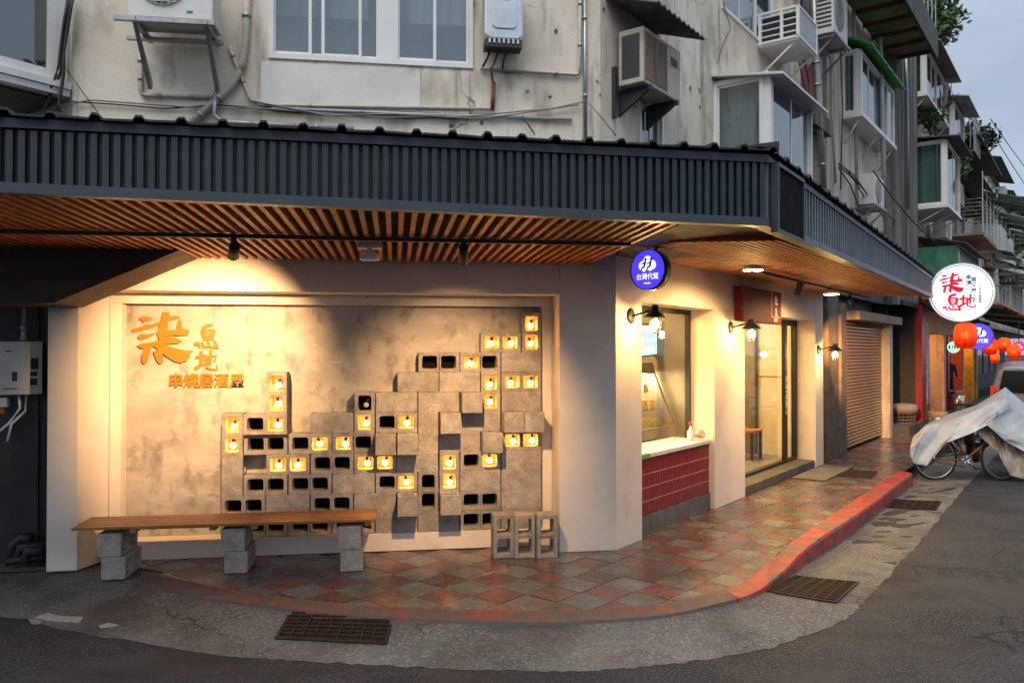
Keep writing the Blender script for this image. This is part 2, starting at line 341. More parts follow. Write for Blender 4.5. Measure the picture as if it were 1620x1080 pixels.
# ------------------------------------------------------------------ glyphs
def ribbon(pts, w0, w1=None):
    w1 = w1 or w0; n = len(pts); L, R = [], []
    for i, p in enumerate(pts):
        a = Vector(pts[max(0,i-1)]); b = Vector(pts[min(n-1,i+1)]); t = (b-a).normalized(); q = Vector((-t.y, t.x)); w = lerp(w0, w1, i/max(1,n-1))/2
        L.append(Vector(p)+q*w); R.append(Vector(p)-q*w)
    e0 = Vector(pts[0])-(Vector(pts[1])-Vector(pts[0])).normalized()*w0*.35
    e1 = Vector(pts[-1])+(Vector(pts[-1])-Vector(pts[-2])).normalized()*w1*.35
    return [e0]+L+[e1]+R[::-1]
_q = lambda pts: [((x-420)/700., (390-y)/700.) for x, y in pts]
G_QI = [_q([(160,160),(190,143),(250,140),(300,155),(290,180),(240,195),(190,220),(205,190),(165,180)]),
        _q([(75,295),(205,250),(235,230),(275,240),(402,198),(396,232),(290,275),(210,300),(100,325)]),
        _q([(150,375),(175,345),(250,350),(340,335),(300,365),(240,395),(170,415)]),
        _q([(425,85),(490,85),(490,140),(520,130),(590,130),(607,150),(560,170),(475,195),(470,300),(575,300),(610,165),(620,180),(630,270),(690,285),(720,315),(700,360),(600,365),(520,360),(430,390),(520,375),(560,385),(635,430),(600,455),(430,465),(540,510),(640,535),(765,545),(720,580),(732,605),(700,660),(630,688),(560,670),(480,620),(425,575),(415,690),(380,695),(350,640),(320,550),(362,570),(365,520),(320,490),(285,510),(260,610),(235,690),(205,695),(190,650),(190,590),(230,515),(190,520),(140,480),(160,465),(260,450),(385,425),(380,370),(355,330),(375,300),(400,200)])]
_r = lambda *a: ribbon(*a)
_sh = lambda gl: [[(x-.5, y-.5) for x, y in p] for p in gl]
G_XI = _sh([_r([(.36,.84),(.55,.95),(.72,.98)],.17,.13), _r([(.34,.74),(.38,.55),(.46,.36)],.15,.12), _r([(.38,.73),(.6,.75),(.8,.74)],.1), _r([(.79,.74),(.77,.55),(.72,.38)],.15,.12),
            _r([(.44,.6),(.74,.62)],.055), _r([(.44,.49),(.72,.51)],.055), _r([(.42,.37),(.74,.39)],.08), _r([(.07,.18),(.16,.24),(.27,.02)],.17,.06), _r([(.33,.24),(.40,.09),(.7,.07),(.97,.03)],.1,.1), _r([(.55,.28),(.62,.2)],.1), _r([(.80,.34),(.93,.10)],.08,.12)])
G_DI = _sh([_r([(.03,.66),(.25,.70),(.46,.74)],.15,.1), _r([(.25,.92),(.24,.3)],.15), _r([(.0,.12),(.2,.26),(.46,.36)],.18,.1), _r([(.4,.55),(.7,.68),(.95,.74),(.88,.45)],.12,.1),
            _r([(.70,1.0),(.67,.32)],.12), _r([(.53,.74),(.5,.16),(.75,.08),(1.0,.06),(1.0,.26)],.13,.07)])
def place_glyph(mb, gl, org, ex, ey, en, size, thick, base=.001, flat=False):
    org, ex, ey, en = Vector(org), Vector(ex), Vector(ey), Vector(en)
    for i, poly in enumerate(gl):
        n = len(poly); h = base+thick+.0004*i
        top = [org+ex*(p[0]*size)+ey*(p[1]*size)+en*h for p in poly]
        if flat: mb.add(top, [tuple(range(n))], False, True); continue
        bot = [p-en*(h-base*.5) for p in top]
        mb.add(bot+top, [tuple(range(n))[::-1], tuple(range(n,2*n))]+[(k,(k+1)%n,n+(k+1)%n,n+k) for k in range(n)], False, True)
def text_mb(mb, body, org, ex, ey, en, size, bold=0.0, thick=.002, base=.001, align='CENTER', line=1.0):
    cu = bpy.data.curves.new('t', 'FONT'); cu.body = body; cu.size = size; cu.offset = bold*size; cu.extrude = thick/2; cu.align_x = align; cu.align_y = 'CENTER'; cu.space_line = line
    o = bpy.data.objects.new('t', cu); COL.objects.link(o); dg = bpy.context.evaluated_depsgraph_get()
    me = bpy.data.meshes.new_from_object(o.evaluated_get(dg))
    org, ex, ey, en = Vector(org), Vector(ex), Vector(ey), Vector(en)
    mb.add([org+ex*v.co.x+ey*v.co.y+en*(v.co.z+thick/2+base) for v in me.vertices], [tuple(p.vertices) for p in me.polygons], False, True)
    bpy.data.objects.remove(o); bpy.data.curves.remove(cu); bpy.data.meshes.remove(me)
UP = Vector((0,0,1))
# ================================================================== GROUND
ZR = -.13
MB().add([(-250,-60,ZR),(300,-60,ZR),(300,400,ZR),(-250,400,ZR)], [(0,1,2,3)], False, True).build('road', 'asphalt', label='dark grey asphalt road sweeping round the corner', cat='road', kind='structure')
KIO = [((-400,868),(-400,880),0),((0,882),(0,893),0),((120,886),(110,898),0),((190,893),(172,906),0),((260,912),(240,926),0),((330,928),(312,943),0),((480,950),(470,966),0),((640,963),(640,980),0),((835,968),(838,986),0),((960,964),(975,981),0),
       ((1042,957),(1060,973),0),((1105,944),(1125,959),.0),((1170,925),(1193,940),.012),((1217,893),(1238,909),.045),((1252,862),(1270,878),.09),((1281,843),(1304,853),.115),((1333,807),(1357,818),.12),((1396,765),(1414,775),.12),((1425,748),(1444,752),.12)]
def catmull(P, k=5):
    out = []
    for i in range(len(P)-1):
        p0, p1, p2, p3 = P[max(0,i-1)], P[i], P[i+1], P[min(len(P)-1,i+2)]
        for j in range(k):
            t = j/k
            out.append(.5*((2*p1)+(p2-p0)*t+(2*p0-5*p1+4*p2-p3)*t*t+(3*p1-p0-3*p2+p3)*t**3))
    return out+[P[-1]]
KI = catmull([hz(*a) for a, b, h in KIO]); KO = catmull([hz(*b) for a, b, h in KIO])
KH = [v.x for v in catmull([Vector((h,0,0)) for a, b, h in KIO])]
def in_fr(fr, p):
    d = p-fr.o; return d.x*fr.d.x+d.y*fr.d.y, d.x*fr.n.x+d.y*fr.n.y
kb, ks = in_fr(B, KI[-1])
END = [B(kb+x, ks, 0) for x in (1.5, 4, 9, 18, 36, 70)]
i0 = next(i for i, p in enumerate(KI) if p.x > hz(190,893).x)   # tiled paving starts here
base = MB(); poly = KI[i0:]+END+[B(70,6,0), B(8,6,0), A(-6,6,0), A(-5.6,.1,0)]
base.add([Vector((p.x,p.y,-.014)) for p in poly], [tuple(range(len(poly)))], False, True)
pav = base.build('pavement', 'grout', kind='structure', label='tiled corner pavement of red and grey squares', cat='pavement')
far = MB(); far.add([Vector((p.x,p.y,-.001)) for p in (B(11.2,ks+.12,0), B(70,ks+.12,0), B(70,1,0), B(11.2,1,0))], [(0,1,2,3)], False, True)
mat('paving_far', (.12, .085, .065), .35, amt=.4, scale=3.3, bump=.4, bscale=40, grime=(.06, .05, .045), gscale=1.5)
far.build('distant_paving', 'paving_far', pav, kind='stuff')
# tiles
TA = math.radians(90-40.5); e1 = Vector((math.cos(TA), math.sin(TA), 0)); e2 = Vector((-e1.y, e1.x, 0)); TP = .303
org = hz(841, 967.6)
segs = list(zip(KI[i0-2:], KI[i0-1:]+[END[1]]))+[(KI[-1], END[-1])]
def clip_tile(P):
    c = sum(P, Vector())/len(P)
    for a, b in segs:
        m = (a+b)/2; half = (b-a).length/2
        if (c-m).length > half+.5: continue
        d = (b-a).normalized(); n = Vector((-d.y, d.x, 0)); out = []
        for i in range(len(P)):
            p, q = P[i], P[(i+1) % len(P)]; sp, sq = (p-a).dot(n)-.006, (q-a).dot(n)-.006
            if sp >= 0: out.append(p)
            if (sp >= 0) != (sq >= 0): out.append(p.lerp(q, sp/(sp-sq)))
        P = out
        if len(P) < 3: return None
    return P
full = {}
for m in ('tile_red', 'tile_grey'):
    full[m] = boxmesh('tile', m, 0, TP-.007, 0, TP-.007, -.013, 0, .0015)
nt_ = 0
for i in range(-26, 46):
    for j in range(-30, 26):
        o = org+e1*(i*TP)+e2*(j*TP); c = o+(e1+e2)*TP/2
        aa, as_ = in_fr(A, c); bb, bs = in_fr(B, c)
        if (as_ > .32 and bs > .25) or aa < -4.75 or bb > 11.2 or bs < ks-.25 and bb > 2: continue
        if aa < -5 or (as_ > .3 and aa < -.2): continue
        g = .0035; P = [o+e1*g+e2*g, o+e1*(TP-g)+e2*g, o+e1*(TP-g)+e2*(TP-g), o+e1*g+e2*(TP-g)]
        ns_ = min(segs, key=lambda q: ((q[0]+q[1])/2-c).length-(q[1]-q[0]).length/2)
        dd = (ns_[1]-ns_[0]).normalized()
        if (c-ns_[0]).dot(Vector((-dd.y, dd.x, 0))) < -.23: continue
        Q = clip_tile(P)
        if not Q: continue
        m = 'tile_grey' if (i+j) % 2 == 0 else 'tile_red'
        if bb > 1.2 and random.random() < .12: m = random.choice(['tile_grey', 'tile_red'])
        dz = random.uniform(-.0025, .0015); nt_ += 1
        if Q is P or (len(Q) == 4 and all((a-b).length < 1e-6 for a, b in zip(P, Q))):
            inst('tile', full[m], pav, Vector((P[0].x, P[0].y, dz)), (random.uniform(-.004,.004), random.uniform(-.004,.004), TA))
        else:
            area = sum(Q[k].x*Q[(k+1)%len(Q)].y-Q[(k+1)%len(Q)].x*Q[k].y for k in range(len(Q)))/2
            if area < .0012: continue
            MB().prism([(p.x,p.y) for p in Q], -.013, dz).build('tile', m, pav)
sl_ = MB(); poly = KO[:i0+4]+[KI[i0+3], KI[i0+3]+A.n*1.5, A(-9,1.2,0)]
sl_.add([Vector((p.x,p.y,-.016)) for p in poly], [tuple(range(len(poly)))], False, True); sl_.build('old_concrete_slab', 'slab', kind='structure', label='old dark concrete slab left of the tiled pavement', cat='slab')
# kerb
def strip(rows, mb):
    n = len(rows[0]); vs = [p for r in rows for p in r]
    mb.add(vs, [(i*n+k, i*n+k+1, (i+1)*n+k+1, (i+1)*n+k) for i in range(len(rows)-1) for k in range(n-1)], False, True)
iw = next(i for i, h in enumerate(KH) if h > .004)
for nm, lo, hi, m, lb in (('kerb', i0+2, iw, 'kerb_worn', 'faded red painted kerb lying flush round the corner'), ('kerb', iw, len(KI)-1, 'kerb_red', 'raised kerb painted bright red along the side street')):
    mb = MB(); rows = []
    for i in range(lo, hi+1):
        p, q, h = KI[i], KO[i], KH[i]; w = random.uniform(-.004, .004); d = (q-p).normalized()
        tz = .012+.02*(h/.12); ch = min(.02, h*.3)+.002
        rows.append([p+UP*(-.03), p+UP*tz, q-d*ch*1.2+UP*(tz+w), q+d*w+UP*(tz-ch*.9), q+d*(w+.012)+UP*(-h-.03)])
    strip(rows, mb)
    r = rows[-1] if m == 'kerb_red' else None
    if r: mb.add([v for v in r], [(0,1,2,3,4)], False, True)
    o = mb.build(nm, m, kind='structure', label=lb, cat='kerb')
# apron
OE = [(-400,905),(0,972),(96,994),(191,1010),(325,1031),(421,1040),(620,1052),(780,1058),(916,1060),(1062,1049),(1193,1029),(1255,1010),(1329,983),(1353,965),(1392,924),(1431,882),(1473,835),(1508,792),(1532,765)]
OEw = catmull([hz(x, y, ZR+.006) for x, y in OE], 12)
def resamp(P, n):
    L = [0]
    for a, b in zip(P, P[1:]): L.append(L[-1]+(b-a).length)
    out, k = [], 0
    for i in range(n):
        t = L[-1]*i/(n-1)
        while k < len(P)-2 and L[k+1] < t: k += 1
        out.append(P[k].lerp(P[k+1], min(1, (t-L[k])/max(1e-9, L[k+1]-L[k]))))
    return out
inner = [q+UP*(-h-.008) for q, h in zip(KO, KH)]
def nearest(P, p): return min(range(len(P)), key=lambda i: (P[i]-p).length)
marks = [((-400,880),(-400,905)), ((470,966),(421,1040)), ((838,986),(916,1060)), ((1193,940),(1329,983)), ((1270,878),(1392,924)), ((1444,752),(1532,765))]
rows = []
for (a, b), (c, d) in zip(marks, marks[1:]):
    i, j = nearest(KO, hz(*a)), nearest(KO, hz(*c)); p, q = nearest(OEw, hz(*b, ZR+.006)), nearest(OEw, hz(*d, ZR+.006))
    R1, R2 = resamp(inner[i:j+1], 40), resamp(OEw[p:q+1], 40)
    for x, y in zip(R1[:-1], R2[:-1]):
        y = y+(y-x).normalized()*(random.uniform(-.02,.02)); y.z = ZR+.003
        rows.append([x.lerp(y, t)-UP*(.0 if t in (0,1) else .004*random.random()) for t in (0,.2,.4,.6,.8,.97,1)])
lo_ = KO[-1]; w_ = in_fr(B, OEw[-1])[1]
for bx in (kb+.3, kb+4, kb+12, kb+60):
    x, y = B(bx, ks-.1, ZR+.012), B(bx, w_, ZR+.003); rows.append([x.lerp(y, t) for t in (0,.2,.4,.6,.8,.97,1)])
mb = MB(); strip(rows, mb); mb.build('gutter_apron', 'apron', kind='structure', label='rough speckled concrete apron between kerb and asphalt', cat='apron')
ROWS = rows
from mathutils.bvhtree import BVHTree
_n = len(ROWS[0]); BV = BVHTree.FromPolygons([v for r in ROWS for v in r], [(i*_n+k, i*_n+k+1, (i+1)*_n+k+1, (i+1)*_n+k) for i in range(len(ROWS)-1) for k in range(_n-1)])
def on_apron(px, py):
    o = Vector((0,0,CAM_H)); h = BV.ray_cast(o, ray(px, py).normalized()); return h[0] if h[0] else hz(px, py, -.1)
def grate(px4, label, nx, ny):
    P = [on_apron(x, y)+UP*.003 for x, y in px4]; e = sum(p.z for p in P)/4
    c = sum(P, Vector())/4
    t = thing('drain_grate', label, 'drain grate', c, 'cast iron drain grates let into the apron')
    def at(a, b, dz=0):
        q = P[0].lerp(P[1], a).lerp(P[3].lerp(P[2], a), b); h = BV.ray_cast(Vector((q.x, q.y, 1)), Vector((0,0,-1)))[0]
        return Vector((q.x, q.y, (h.z if h else q.z)+.002+dz))
    mb = MB(); strip([[at(i/12, j/12, .001) for j in range(13)] for i in range(13)], mb); mb.build('pit', 'pit', t)
    def bar(mb, a0, a1, b0, b1, h):
        k = 8
        for i in range(k):                     # follows the slope of the apron
            if a1-a0 > b1-b0: c0, c1, d0, d1 = lerp(a0,a1,i/k), lerp(a0,a1,(i+1)/k), b0, b1
            else: c0, c1, d0, d1 = a0, a1, lerp(b0,b1,i/k), lerp(b0,b1,(i+1)/k)
            mb.hexa([at(c0,d0,.0015), at(c1,d0,.0015), at(c1,d1,.0015), at(c0,d1,.0015)], [at(c0,d0,h), at(c1,d0,h), at(c1,d1,h), at(c0,d1,h)])
    mb = MB()
    for q in ((-.03,1.03,-.04,0),(-.03,1.03,1,1.04),(-.03,0,0,1),(1,1.03,0,1)): bar(mb, *q, .012)
    mb.build('frame', 'grate', t)
    for i in range(1, nx):
        mb = MB(); bar(mb, i/nx-.008, i/nx+.008, 0, 1, .014); mb.build('cross_bar', 'grate', t)
    mb = MB()
    for j in range(1, ny): bar(mb, 0, 1, j/ny-.18/ny, j/ny+.18/ny, .011)
    mb.build('fins', 'grate', t, kind='stuff')
grate([(487,960),(632,964),(608,1016),(441,1008)], 'rusty drain grate in the apron opposite the wooden bench', 9, 16)
grate([(1258,912),(1355,922),(1322,953),(1215,935)], 'rusty drain grate beside the ramp of the red kerb', 6, 14)
grate([(1415,791),(1487,794),(1479,807),(1405,803)], 'drain grate by the raised red kerb, close to the covered bicycle', 6, 10)
# manhole plate on the pavement
mb = MB(); P = [hz(x, y, .002) for x, y in ((1335,742),(1388,746),(1378,757),(1322,752))]
mb.hexa(P, [p+UP*.008 for p in P]); mb.build('manhole_cover', 'grate', label='dark rectangular manhole cover set in the pavement tiles', cat='manhole cover')
for pts in ([(55,976),(75,970),(100,974),(132,976),(126,984),(95,983),(70,981)], [(156,990),(172,985),(187,988),(175,992),(160,994)], [(45,978),(58,981),(68,984),(52,983)]):
    P = [on_apron(x+random.uniform(-1,1), y+random.uniform(-.7,.7)) for x, y in pts for _ in (0,)]
    mb = MB(); n = len(P); mb.add([p+UP*.004 for p in P]+[p-UP*.02 for p in P], [tuple(range(n)), tuple(range(n,2*n))[::-1]]+[(i,(i+1)%n,n+(i+1)%n,n+i) for i in range(n)], False, True); mb.build('mortar_patch', 'white_debris', label='pale mortar patch left on the concrete apron', cat='patch', group='pale mortar patches on the apron')
# ================================================================== CORNER BUILDING, GROUND FLOOR
bld = thing('corner_building', 'pale plastered corner building with a restaurant on the ground floor', 'building', C0)
F0, FP, PB = 0.0, .35, .49          # pillar face, frame face, back panel
ZH = 2.42; ZT = 2.95
mb = MB(A); mb.prism([(-5.036,0),(-4.79,0),(-4.655,FP),(-4.655,.75),(-5.036,.75)], 0, ZT); mb.build('pillar', 'white_wall', bld, bevel=.004)
P = [A(-.55,0,0), C0, B(.535,0,0), B(.535,.36,0), A(-.55,.75,0)]
mb = MB(); mb.prism([(p.x,p.y) for p in P], 0, ZT); mb.build('pillar', 'white_wall', bld, bevel=.004)
MB(A).box(-4.788,-.552,.003,.6,ZH,ZT).build('header', 'white_wall', bld, bevel=.003)
for nm, q in (('frame_top', (-4.65,-.553,FP,.6,2.325,ZH-.002)), ('frame_side', (-4.65,-4.55,FP,.6,.166,2.324)), ('frame_side', (-.655,-.553,FP,.6,.166,2.324)), ('frame_base', (-4.65,-.553,.285,.6,0,.165))):
    MB(A).box(*q).build(nm, 'white_wall', bld, bevel=.003)
MB(A).box(-4.6,-.6,PB,.62,.12,2.4).build('display_panel', 'trowel', bld)
# side street front
MB(B).box(.537,6.678,.003,.34,2.385,ZT).build('header', 'white_wall', bld, bevel=.003)
MB(B).box(2.423,3.443,0,.355,0,2.384).build('pillar', 'white_wall', bld, bevel=.004)
MB(B).box(2.82,2.94,.358,2.9,.1,2.75).build('room_wall', 'wall_grey', bld)
MB(B).box(7.0,7.125,1.12,2.95,.1,2.75).build('room_column', 'wall_grey', bld)
MB(B).box(7.118,7.128,.47,1.119,1.44,1.452).build('panel_joint', 'base_tile', bld)
MB(B).box(6.68,7.125,0,.45,0,ZT).build('pillar', 'white_wall', bld, bevel=.004)
# room behind
MB(B).box(.6,7.1,.35,3.6,.06,.10).build('shop_floor', 'shop_floor', bld)
MB(B).box(.6,7.2,3.0,3.1,.1,2.8).build('room_wall', 'shop_inner', bld)
MB(B).box(.45,.53,.37,3.0,.1,2.8).build('room_wall', 'shop_inner', bld)
MB(B).box(7.13,7.2,.46,3.0,0,2.8).build('room_wall', 'shop_inner', bld)
MB(B).box(2.95,3.05,.61,3.0,.1,2.7).build('room_wall', 'wall_grey', bld)
MB(B).box(.45,7.2,.345,3.1,2.8,2.9).build('room_ceiling', 'shop_inner', bld)
for bx in (1.5, 4.6, 6.1):
    o = thing('ceiling_panel_light', 'bright ceiling panel lighting the shop interior', 'light', B(bx,1.5,2.74), 'ceiling panels inside the shop')
    MB(B).box(bx-.3,bx+.3,1.25,1.75,2.752,2.79).build('housing', 'alu', o); MB(B).box(bx-.27,bx+.27,1.28,1.72,2.743,2.751).build('diffuser', 'room_light', o)
# ---- red tiled counter
ctr = thing('serving_counter', 'serving counter faced with narrow glossy red tiles and a white top', 'counter', B(1.5,.2,0))
S = .07
MB(B).box(.54,2.42,S+.012,.5,.2,.785).build('body', 'tile_gap', ctr)
for z in (.340, .480, .620): MB(B).box(.54,2.42,S+.002,S+.0115,z-.005,z+.005).build('joint', 'tile_joint', ctr)
MB(B).box(.537,2.421,S-.02,.55,.785,.83).build('counter_top', 'marble', ctr, bevel=.005)
rw = [(.205,.335),(.345,.475),(.485,.615),(.625,.78)]; mb = MB(B); n = 36; w = 1.88/n
for z0, z1 in rw:
    for i in range(n): mb.box(.54+i*w+.006, .54+(i+1)*w-.006, S, S+.02, z0, z1)
mb.build('red_tiles', 'red_tile', ctr, kind='stuff')
for i in range(6):
    w = 1.88/6; MB(B).box(.54+i*w+.003,.54+(i+1)*w-.003,S-.015,.4,0,.197).build('base_tile', 'base_tile', ctr)
# ---- window frame and pane
wf = thing('shop_window', 'black framed serving window above the red counter', 'window', B(2.3,.3,.83))
for q in ((.54,2.42,.30,.36,2.33,2.384),(2.375,2.42,.30,.36,.832,2.33),(.54,.58,.30,.36,.832,2.33)): MB(B).box(*q).build('frame', 'black', wf)
MB(B).box(1.55,2.374,.325,.333,.835,2.328).build('pane', 'clear', wf)
# ---- display case
mat('case_steel', (.22,.19,.15), .35, .6, amt=.15)
dc = thing('food_display_case', 'slanted glass food display case glowing behind the counter', 'display case', B(1.5,.7,.83))
prof = [(.62,.832),(1.1,.832),(1.1,1.72),(.86,1.72)]     # s,z section
def sect(l0, l1, pr, mb):
    n = len(pr); mb.add([(l0,s,z) for s,z in pr]+[(l1,s,z) for s,z in pr], [tuple(range(n)),tuple(range(n,2*n))[::-1]]+[(i,n+i,n+(i+1)%n,(i+1)%n) for i in range(n)]); return mb
X0, X1 = 1.2, 2.72
sect(X0, X1, [(.62,.832),(1.24,.832),(1.24,.95),(.645,.95)], MB(B)).build('base', 'case_steel', dc)
sect(X0, X1, [(.92,1.60),(1.24,1.60),(1.24,1.74),(.96,1.74)], MB(B)).build('top', 'case_steel', dc)
for l in (X0, X1-.05): sect(l, l+.05, [(.645,.952),(.72,.952),(.99,1.598),(.92,1.598)], MB(B)).build('side_frame', 'case_steel', dc)
MB(B).box(X0,X1,1.21,1.23,.952,1.598).build('back_panel', 'marble', dc)
for z in (1.15, 1.36): MB(B).box(X0+.06,X1-.06,.80+(z-1.15)*.4,1.20,z,z+.012).build('shelf', 'clear', dc)
MB(B).box(X0+.06,X1-.06,1.02,1.12,1.58,1.597).build('lamp_strip', 'case_light', dc)
sect(X0+.055, X1-.055, [(.665,.953),(.67,.953),(.95,1.597),(.945,1.597)], MB(B)).build('front_pane', 'clear', dc)
k = 0
for z, s0 in ((.952,.78),(1.162,.87),(1.372,.96)):
    for i in range(7):
        l = X0+.12+i*.19; h = random.uniform(.07,.13); k += 1
        mb = MB(B); mb.box(l,l+.14,s0,s0+.18,z,z+h*.5); mb.box(l+.01,l+.13,s0+.01,s0+.17,z+h*.5,z+h)
        mb.build('food_tray', 'food', None, 'tray of skewers and snacks inside the glowing display case', 'food tray', 'food trays in the display case')
# ---- screen
tv = thing('menu_screen', 'tilted screen with a pale menu list hanging in the serving window', 'screen', B(2.0,1.0,1.8))
a, za = B.px(1016, 565, .95); b_, zb_ = B.px(1058, 560, .95); za1 = B.px(1018, 516, .95)[1]; zb1 = B.px(1061, 512, .95)[1]
MB(B).plate([(a-.4,za-.02),(b_,zb_),(b_+.05,zb1),(a-.4,za1+.02)], .955, .99).build('housing', 'black', tv)
MB(B).plate([(a-.38,za+.0),(b_-.02,zb_+.02),(b_+.025,zb1-.02),(a-.38,za1)], .95, .954).build('display', 'screen', tv)
mb = MB(B)
for r in range(3):
    for i in range(22):
        l = a-.3+i*(b_-a+.28)/22; zt = lerp(za, za1, .95-r*.3); mb.box(l, l+.012, .948, .9495, zt-.11*random.uniform(.5,1)-.05, zt-.05)
mb.build('menu_text', 'ink_screen', tv, kind='stuff')
# ---- things on the counter
mb = MB(); c = B(2.18,.2,.831); mb.lathe([(.035,0),(.04,.02),(.04,.1),(.015,.14),(.013,.17)], c, 12); o = mb.build('spray_bottle', 'paper_white', None, 'white spray bottle with red trigger on the counter', 'bottle')
mb = MB(); mb.lathe([(.016,.17),(.016,.2),(.01,.215)], c, 10); mb.tube([c+UP*.2, c+UP*.205-V*.05], .009); mb.build('trigger', 'red_plastic', o)
mb = MB(); c = B(2.27,.16,.831)
for k in range(14):
    q = Vector((random.uniform(-.07,.07), random.uniform(-.05,.05), random.uniform(.03,.1))); mb.ball(c+q, random.uniform(.03,.05), 8, (1,.8,.9))
mb.build('plastic_bag', 'bag', None, 'crumpled pink plastic bag on the end of the counter', 'bag')
mb = MB(B); mb.add([(.56,.04,.834),(.80,.04,.834),(.78,.2,.834),(.56,.2,.834),(.56,.03,.836),(.8,.03,.836),(.78,.026,.80),(.56,.026,.79)], [(0,1,2,3),(0,1,6,7)]); mb.build('green_cloth', 'green_cloth', None, 'green cloth hanging over the edge of the white counter top', 'cloth')
# ---- door
dr = thing('sliding_door', 'black framed glass sliding door below the red plaque', 'door', B(5,.3,.1)); S = .29
for q in ((3.445,6.678,S,S+.08,2.30,2.384),(3.445,3.50,S,S+.08,.14,2.30),(6.60,6.676,S,S+.08,.14,2.30),(6.02,6.12,S-.01,S+.05,.14,2.30),(3.5,6.6,S,S+.08,.12,.16)): MB(B).box(*q).build('frame', 'black', dr)
MB(B).box(3.50,6.02,S+.02,S+.028,.16,2.30).build('pane', 'clear', dr)
MB(B).box(6.12,6.60,S+.04,S+.048,.16,2.30).build('pane', 'clear', dr)
MB(B).box(5.96,5.98,S-.05,S-.03,.9,1.5).build('handle', 'steel_silver', dr)
MB(B).box(3.445,6.676,.02,.36,0,.118).build('door_step', 'stone', bld, bevel=.01)
MB(B).box(5.3,7.0,-.5,-.02,.004,.018).build('door_mat', 'mat_grey', None, 'worn grey door mat lying outside the glass door', 'door mat')
ch = thing('dining_chair', 'dark wooden chair standing inside the glass door', 'chair', B(6.3,1.0,.1))
for l, s_ in ((6.1,.85),(6.5,.85),(6.1,1.25),(6.5,1.25)): MB(B).box(l-.02,l+.02,s_-.02,s_+.02,.1,.55 if s_ < 1 else 1.0).build('leg', 'black', ch)
MB(B).box(6.07,6.53,.82,1.28,.551,.59).build('seat', 'slat_wood_dark', ch); MB(B).box(6.121,6.479,1.24,1.265,.7,1.0).build('backrest', 'slat_wood_dark', ch)
# ---- plaque
pq = thing('wooden_plaque', 'dark red wooden plaque with white lettering above the glass door', 'sign', B(3.9,-.1,2.35))
b0, z0 = B.px(1176, 506, -.13); b1, z1 = B.px(1236, 514, -.13); zt0 = B.px(1176, 451, -.13)[1]; zt1 = B.px(1236, 464, -.13)[1]
z0, z1 = (z0+z1)/2, (zt0+zt1)/2
MB(B).box(b0,b1,-.13,-.02,z0,z1).build('board', 'plaque', pq, bevel=.004)
nB = -B.n; l = lerp(b0,b1,.84); hh = z1-z0
mb = MB(); place_glyph(mb, G_QI, B(l,-.131,z0+hh*.72), V, UP, nB, hh*.36, .002); place_glyph(mb, G_XI, B(l,-.131,z0+hh*.36), V, UP, nB, hh*.26, .002)
text_mb(mb, '居酒屋', B(l,-.131,z0+hh*.10), V, UP, nB, hh*.12, .02)
mb.build('lettering', 'letter_white', pq)
mb = MB(B)
for q in ((lerp(b0,b1,.72),lerp(b0,b1,.73),z0+hh*.2,z1-hh*.05),(lerp(b0,b1,.72),lerp(b0,b1,.96),z0+hh*.19,z0+hh*.205)): mb.box(q[0],q[1],-.134,-.131,q[2],q[3])
mb.build('border_line', 'letter_white', pq)
# ---- wall lanterns
def wall_lamp(px, py, label):
    b, z = B.px(px, py, 0); c = B(b, 0, z)
    t = thing('wall_lantern', label, 'wall lamp', c, 'black barn style wall lanterns on the white pillars')
    MB().lathe([(.075,.002),(.075,.015),(.05,.03)], c, 18, nB).build('wall_plate', 'black', t)
    d = .27; h = c+nB*d
    MB().tube([c+nB*.03, c+nB*.14+UP*.03, h+UP*.06], .011, 8).build('arm', 'black', t)
    MB().lathe([(.03,.10),(.04,.07),(.045,.045),(.115,-.012),(.117,-.02),(.03,.03)], h, 20).build('shade', 'black', t)
    MB().lathe([(.012,-.035),(.032,-.06),(.036,-.085),(.025,-.115),(.001,-.125)], h-UP*.0, 14).build('bulb', 'wall_bulb', t)
    mb = MB()
    for k in range(6):
        q = k*math.pi/3; e = Vector((math.cos(q), math.sin(q), 0)); mb.tube([h+e*.055-UP*.02, h+e*.058-UP*.11, h+e*.03-UP*.165, h-UP*.17], .0035, 5)
    mb.tube([h+Vector((math.cos(q),math.sin(q),0))*.059-UP*.1 for q in [k*math.pi/8 for k in range(16)]], .0035, 5, True)
    mb.build('cage', 'black', t)
    l = bpy.data.lights.new('wall_lantern_light', 'POINT'); l.energy = 9; l.color = (1, .62, .26); l.shadow_soft_size = .04
    return t
wall_lamp(997, 500, 'black barn wall lantern on the corner pillar next to the serving window')
wall_lamp(1155, 518, 'black barn wall lantern on the pillar left of the glass door')
wall_lamp(1294, 553, 'black barn wall lantern on the slim end pillar by the roller shutter')
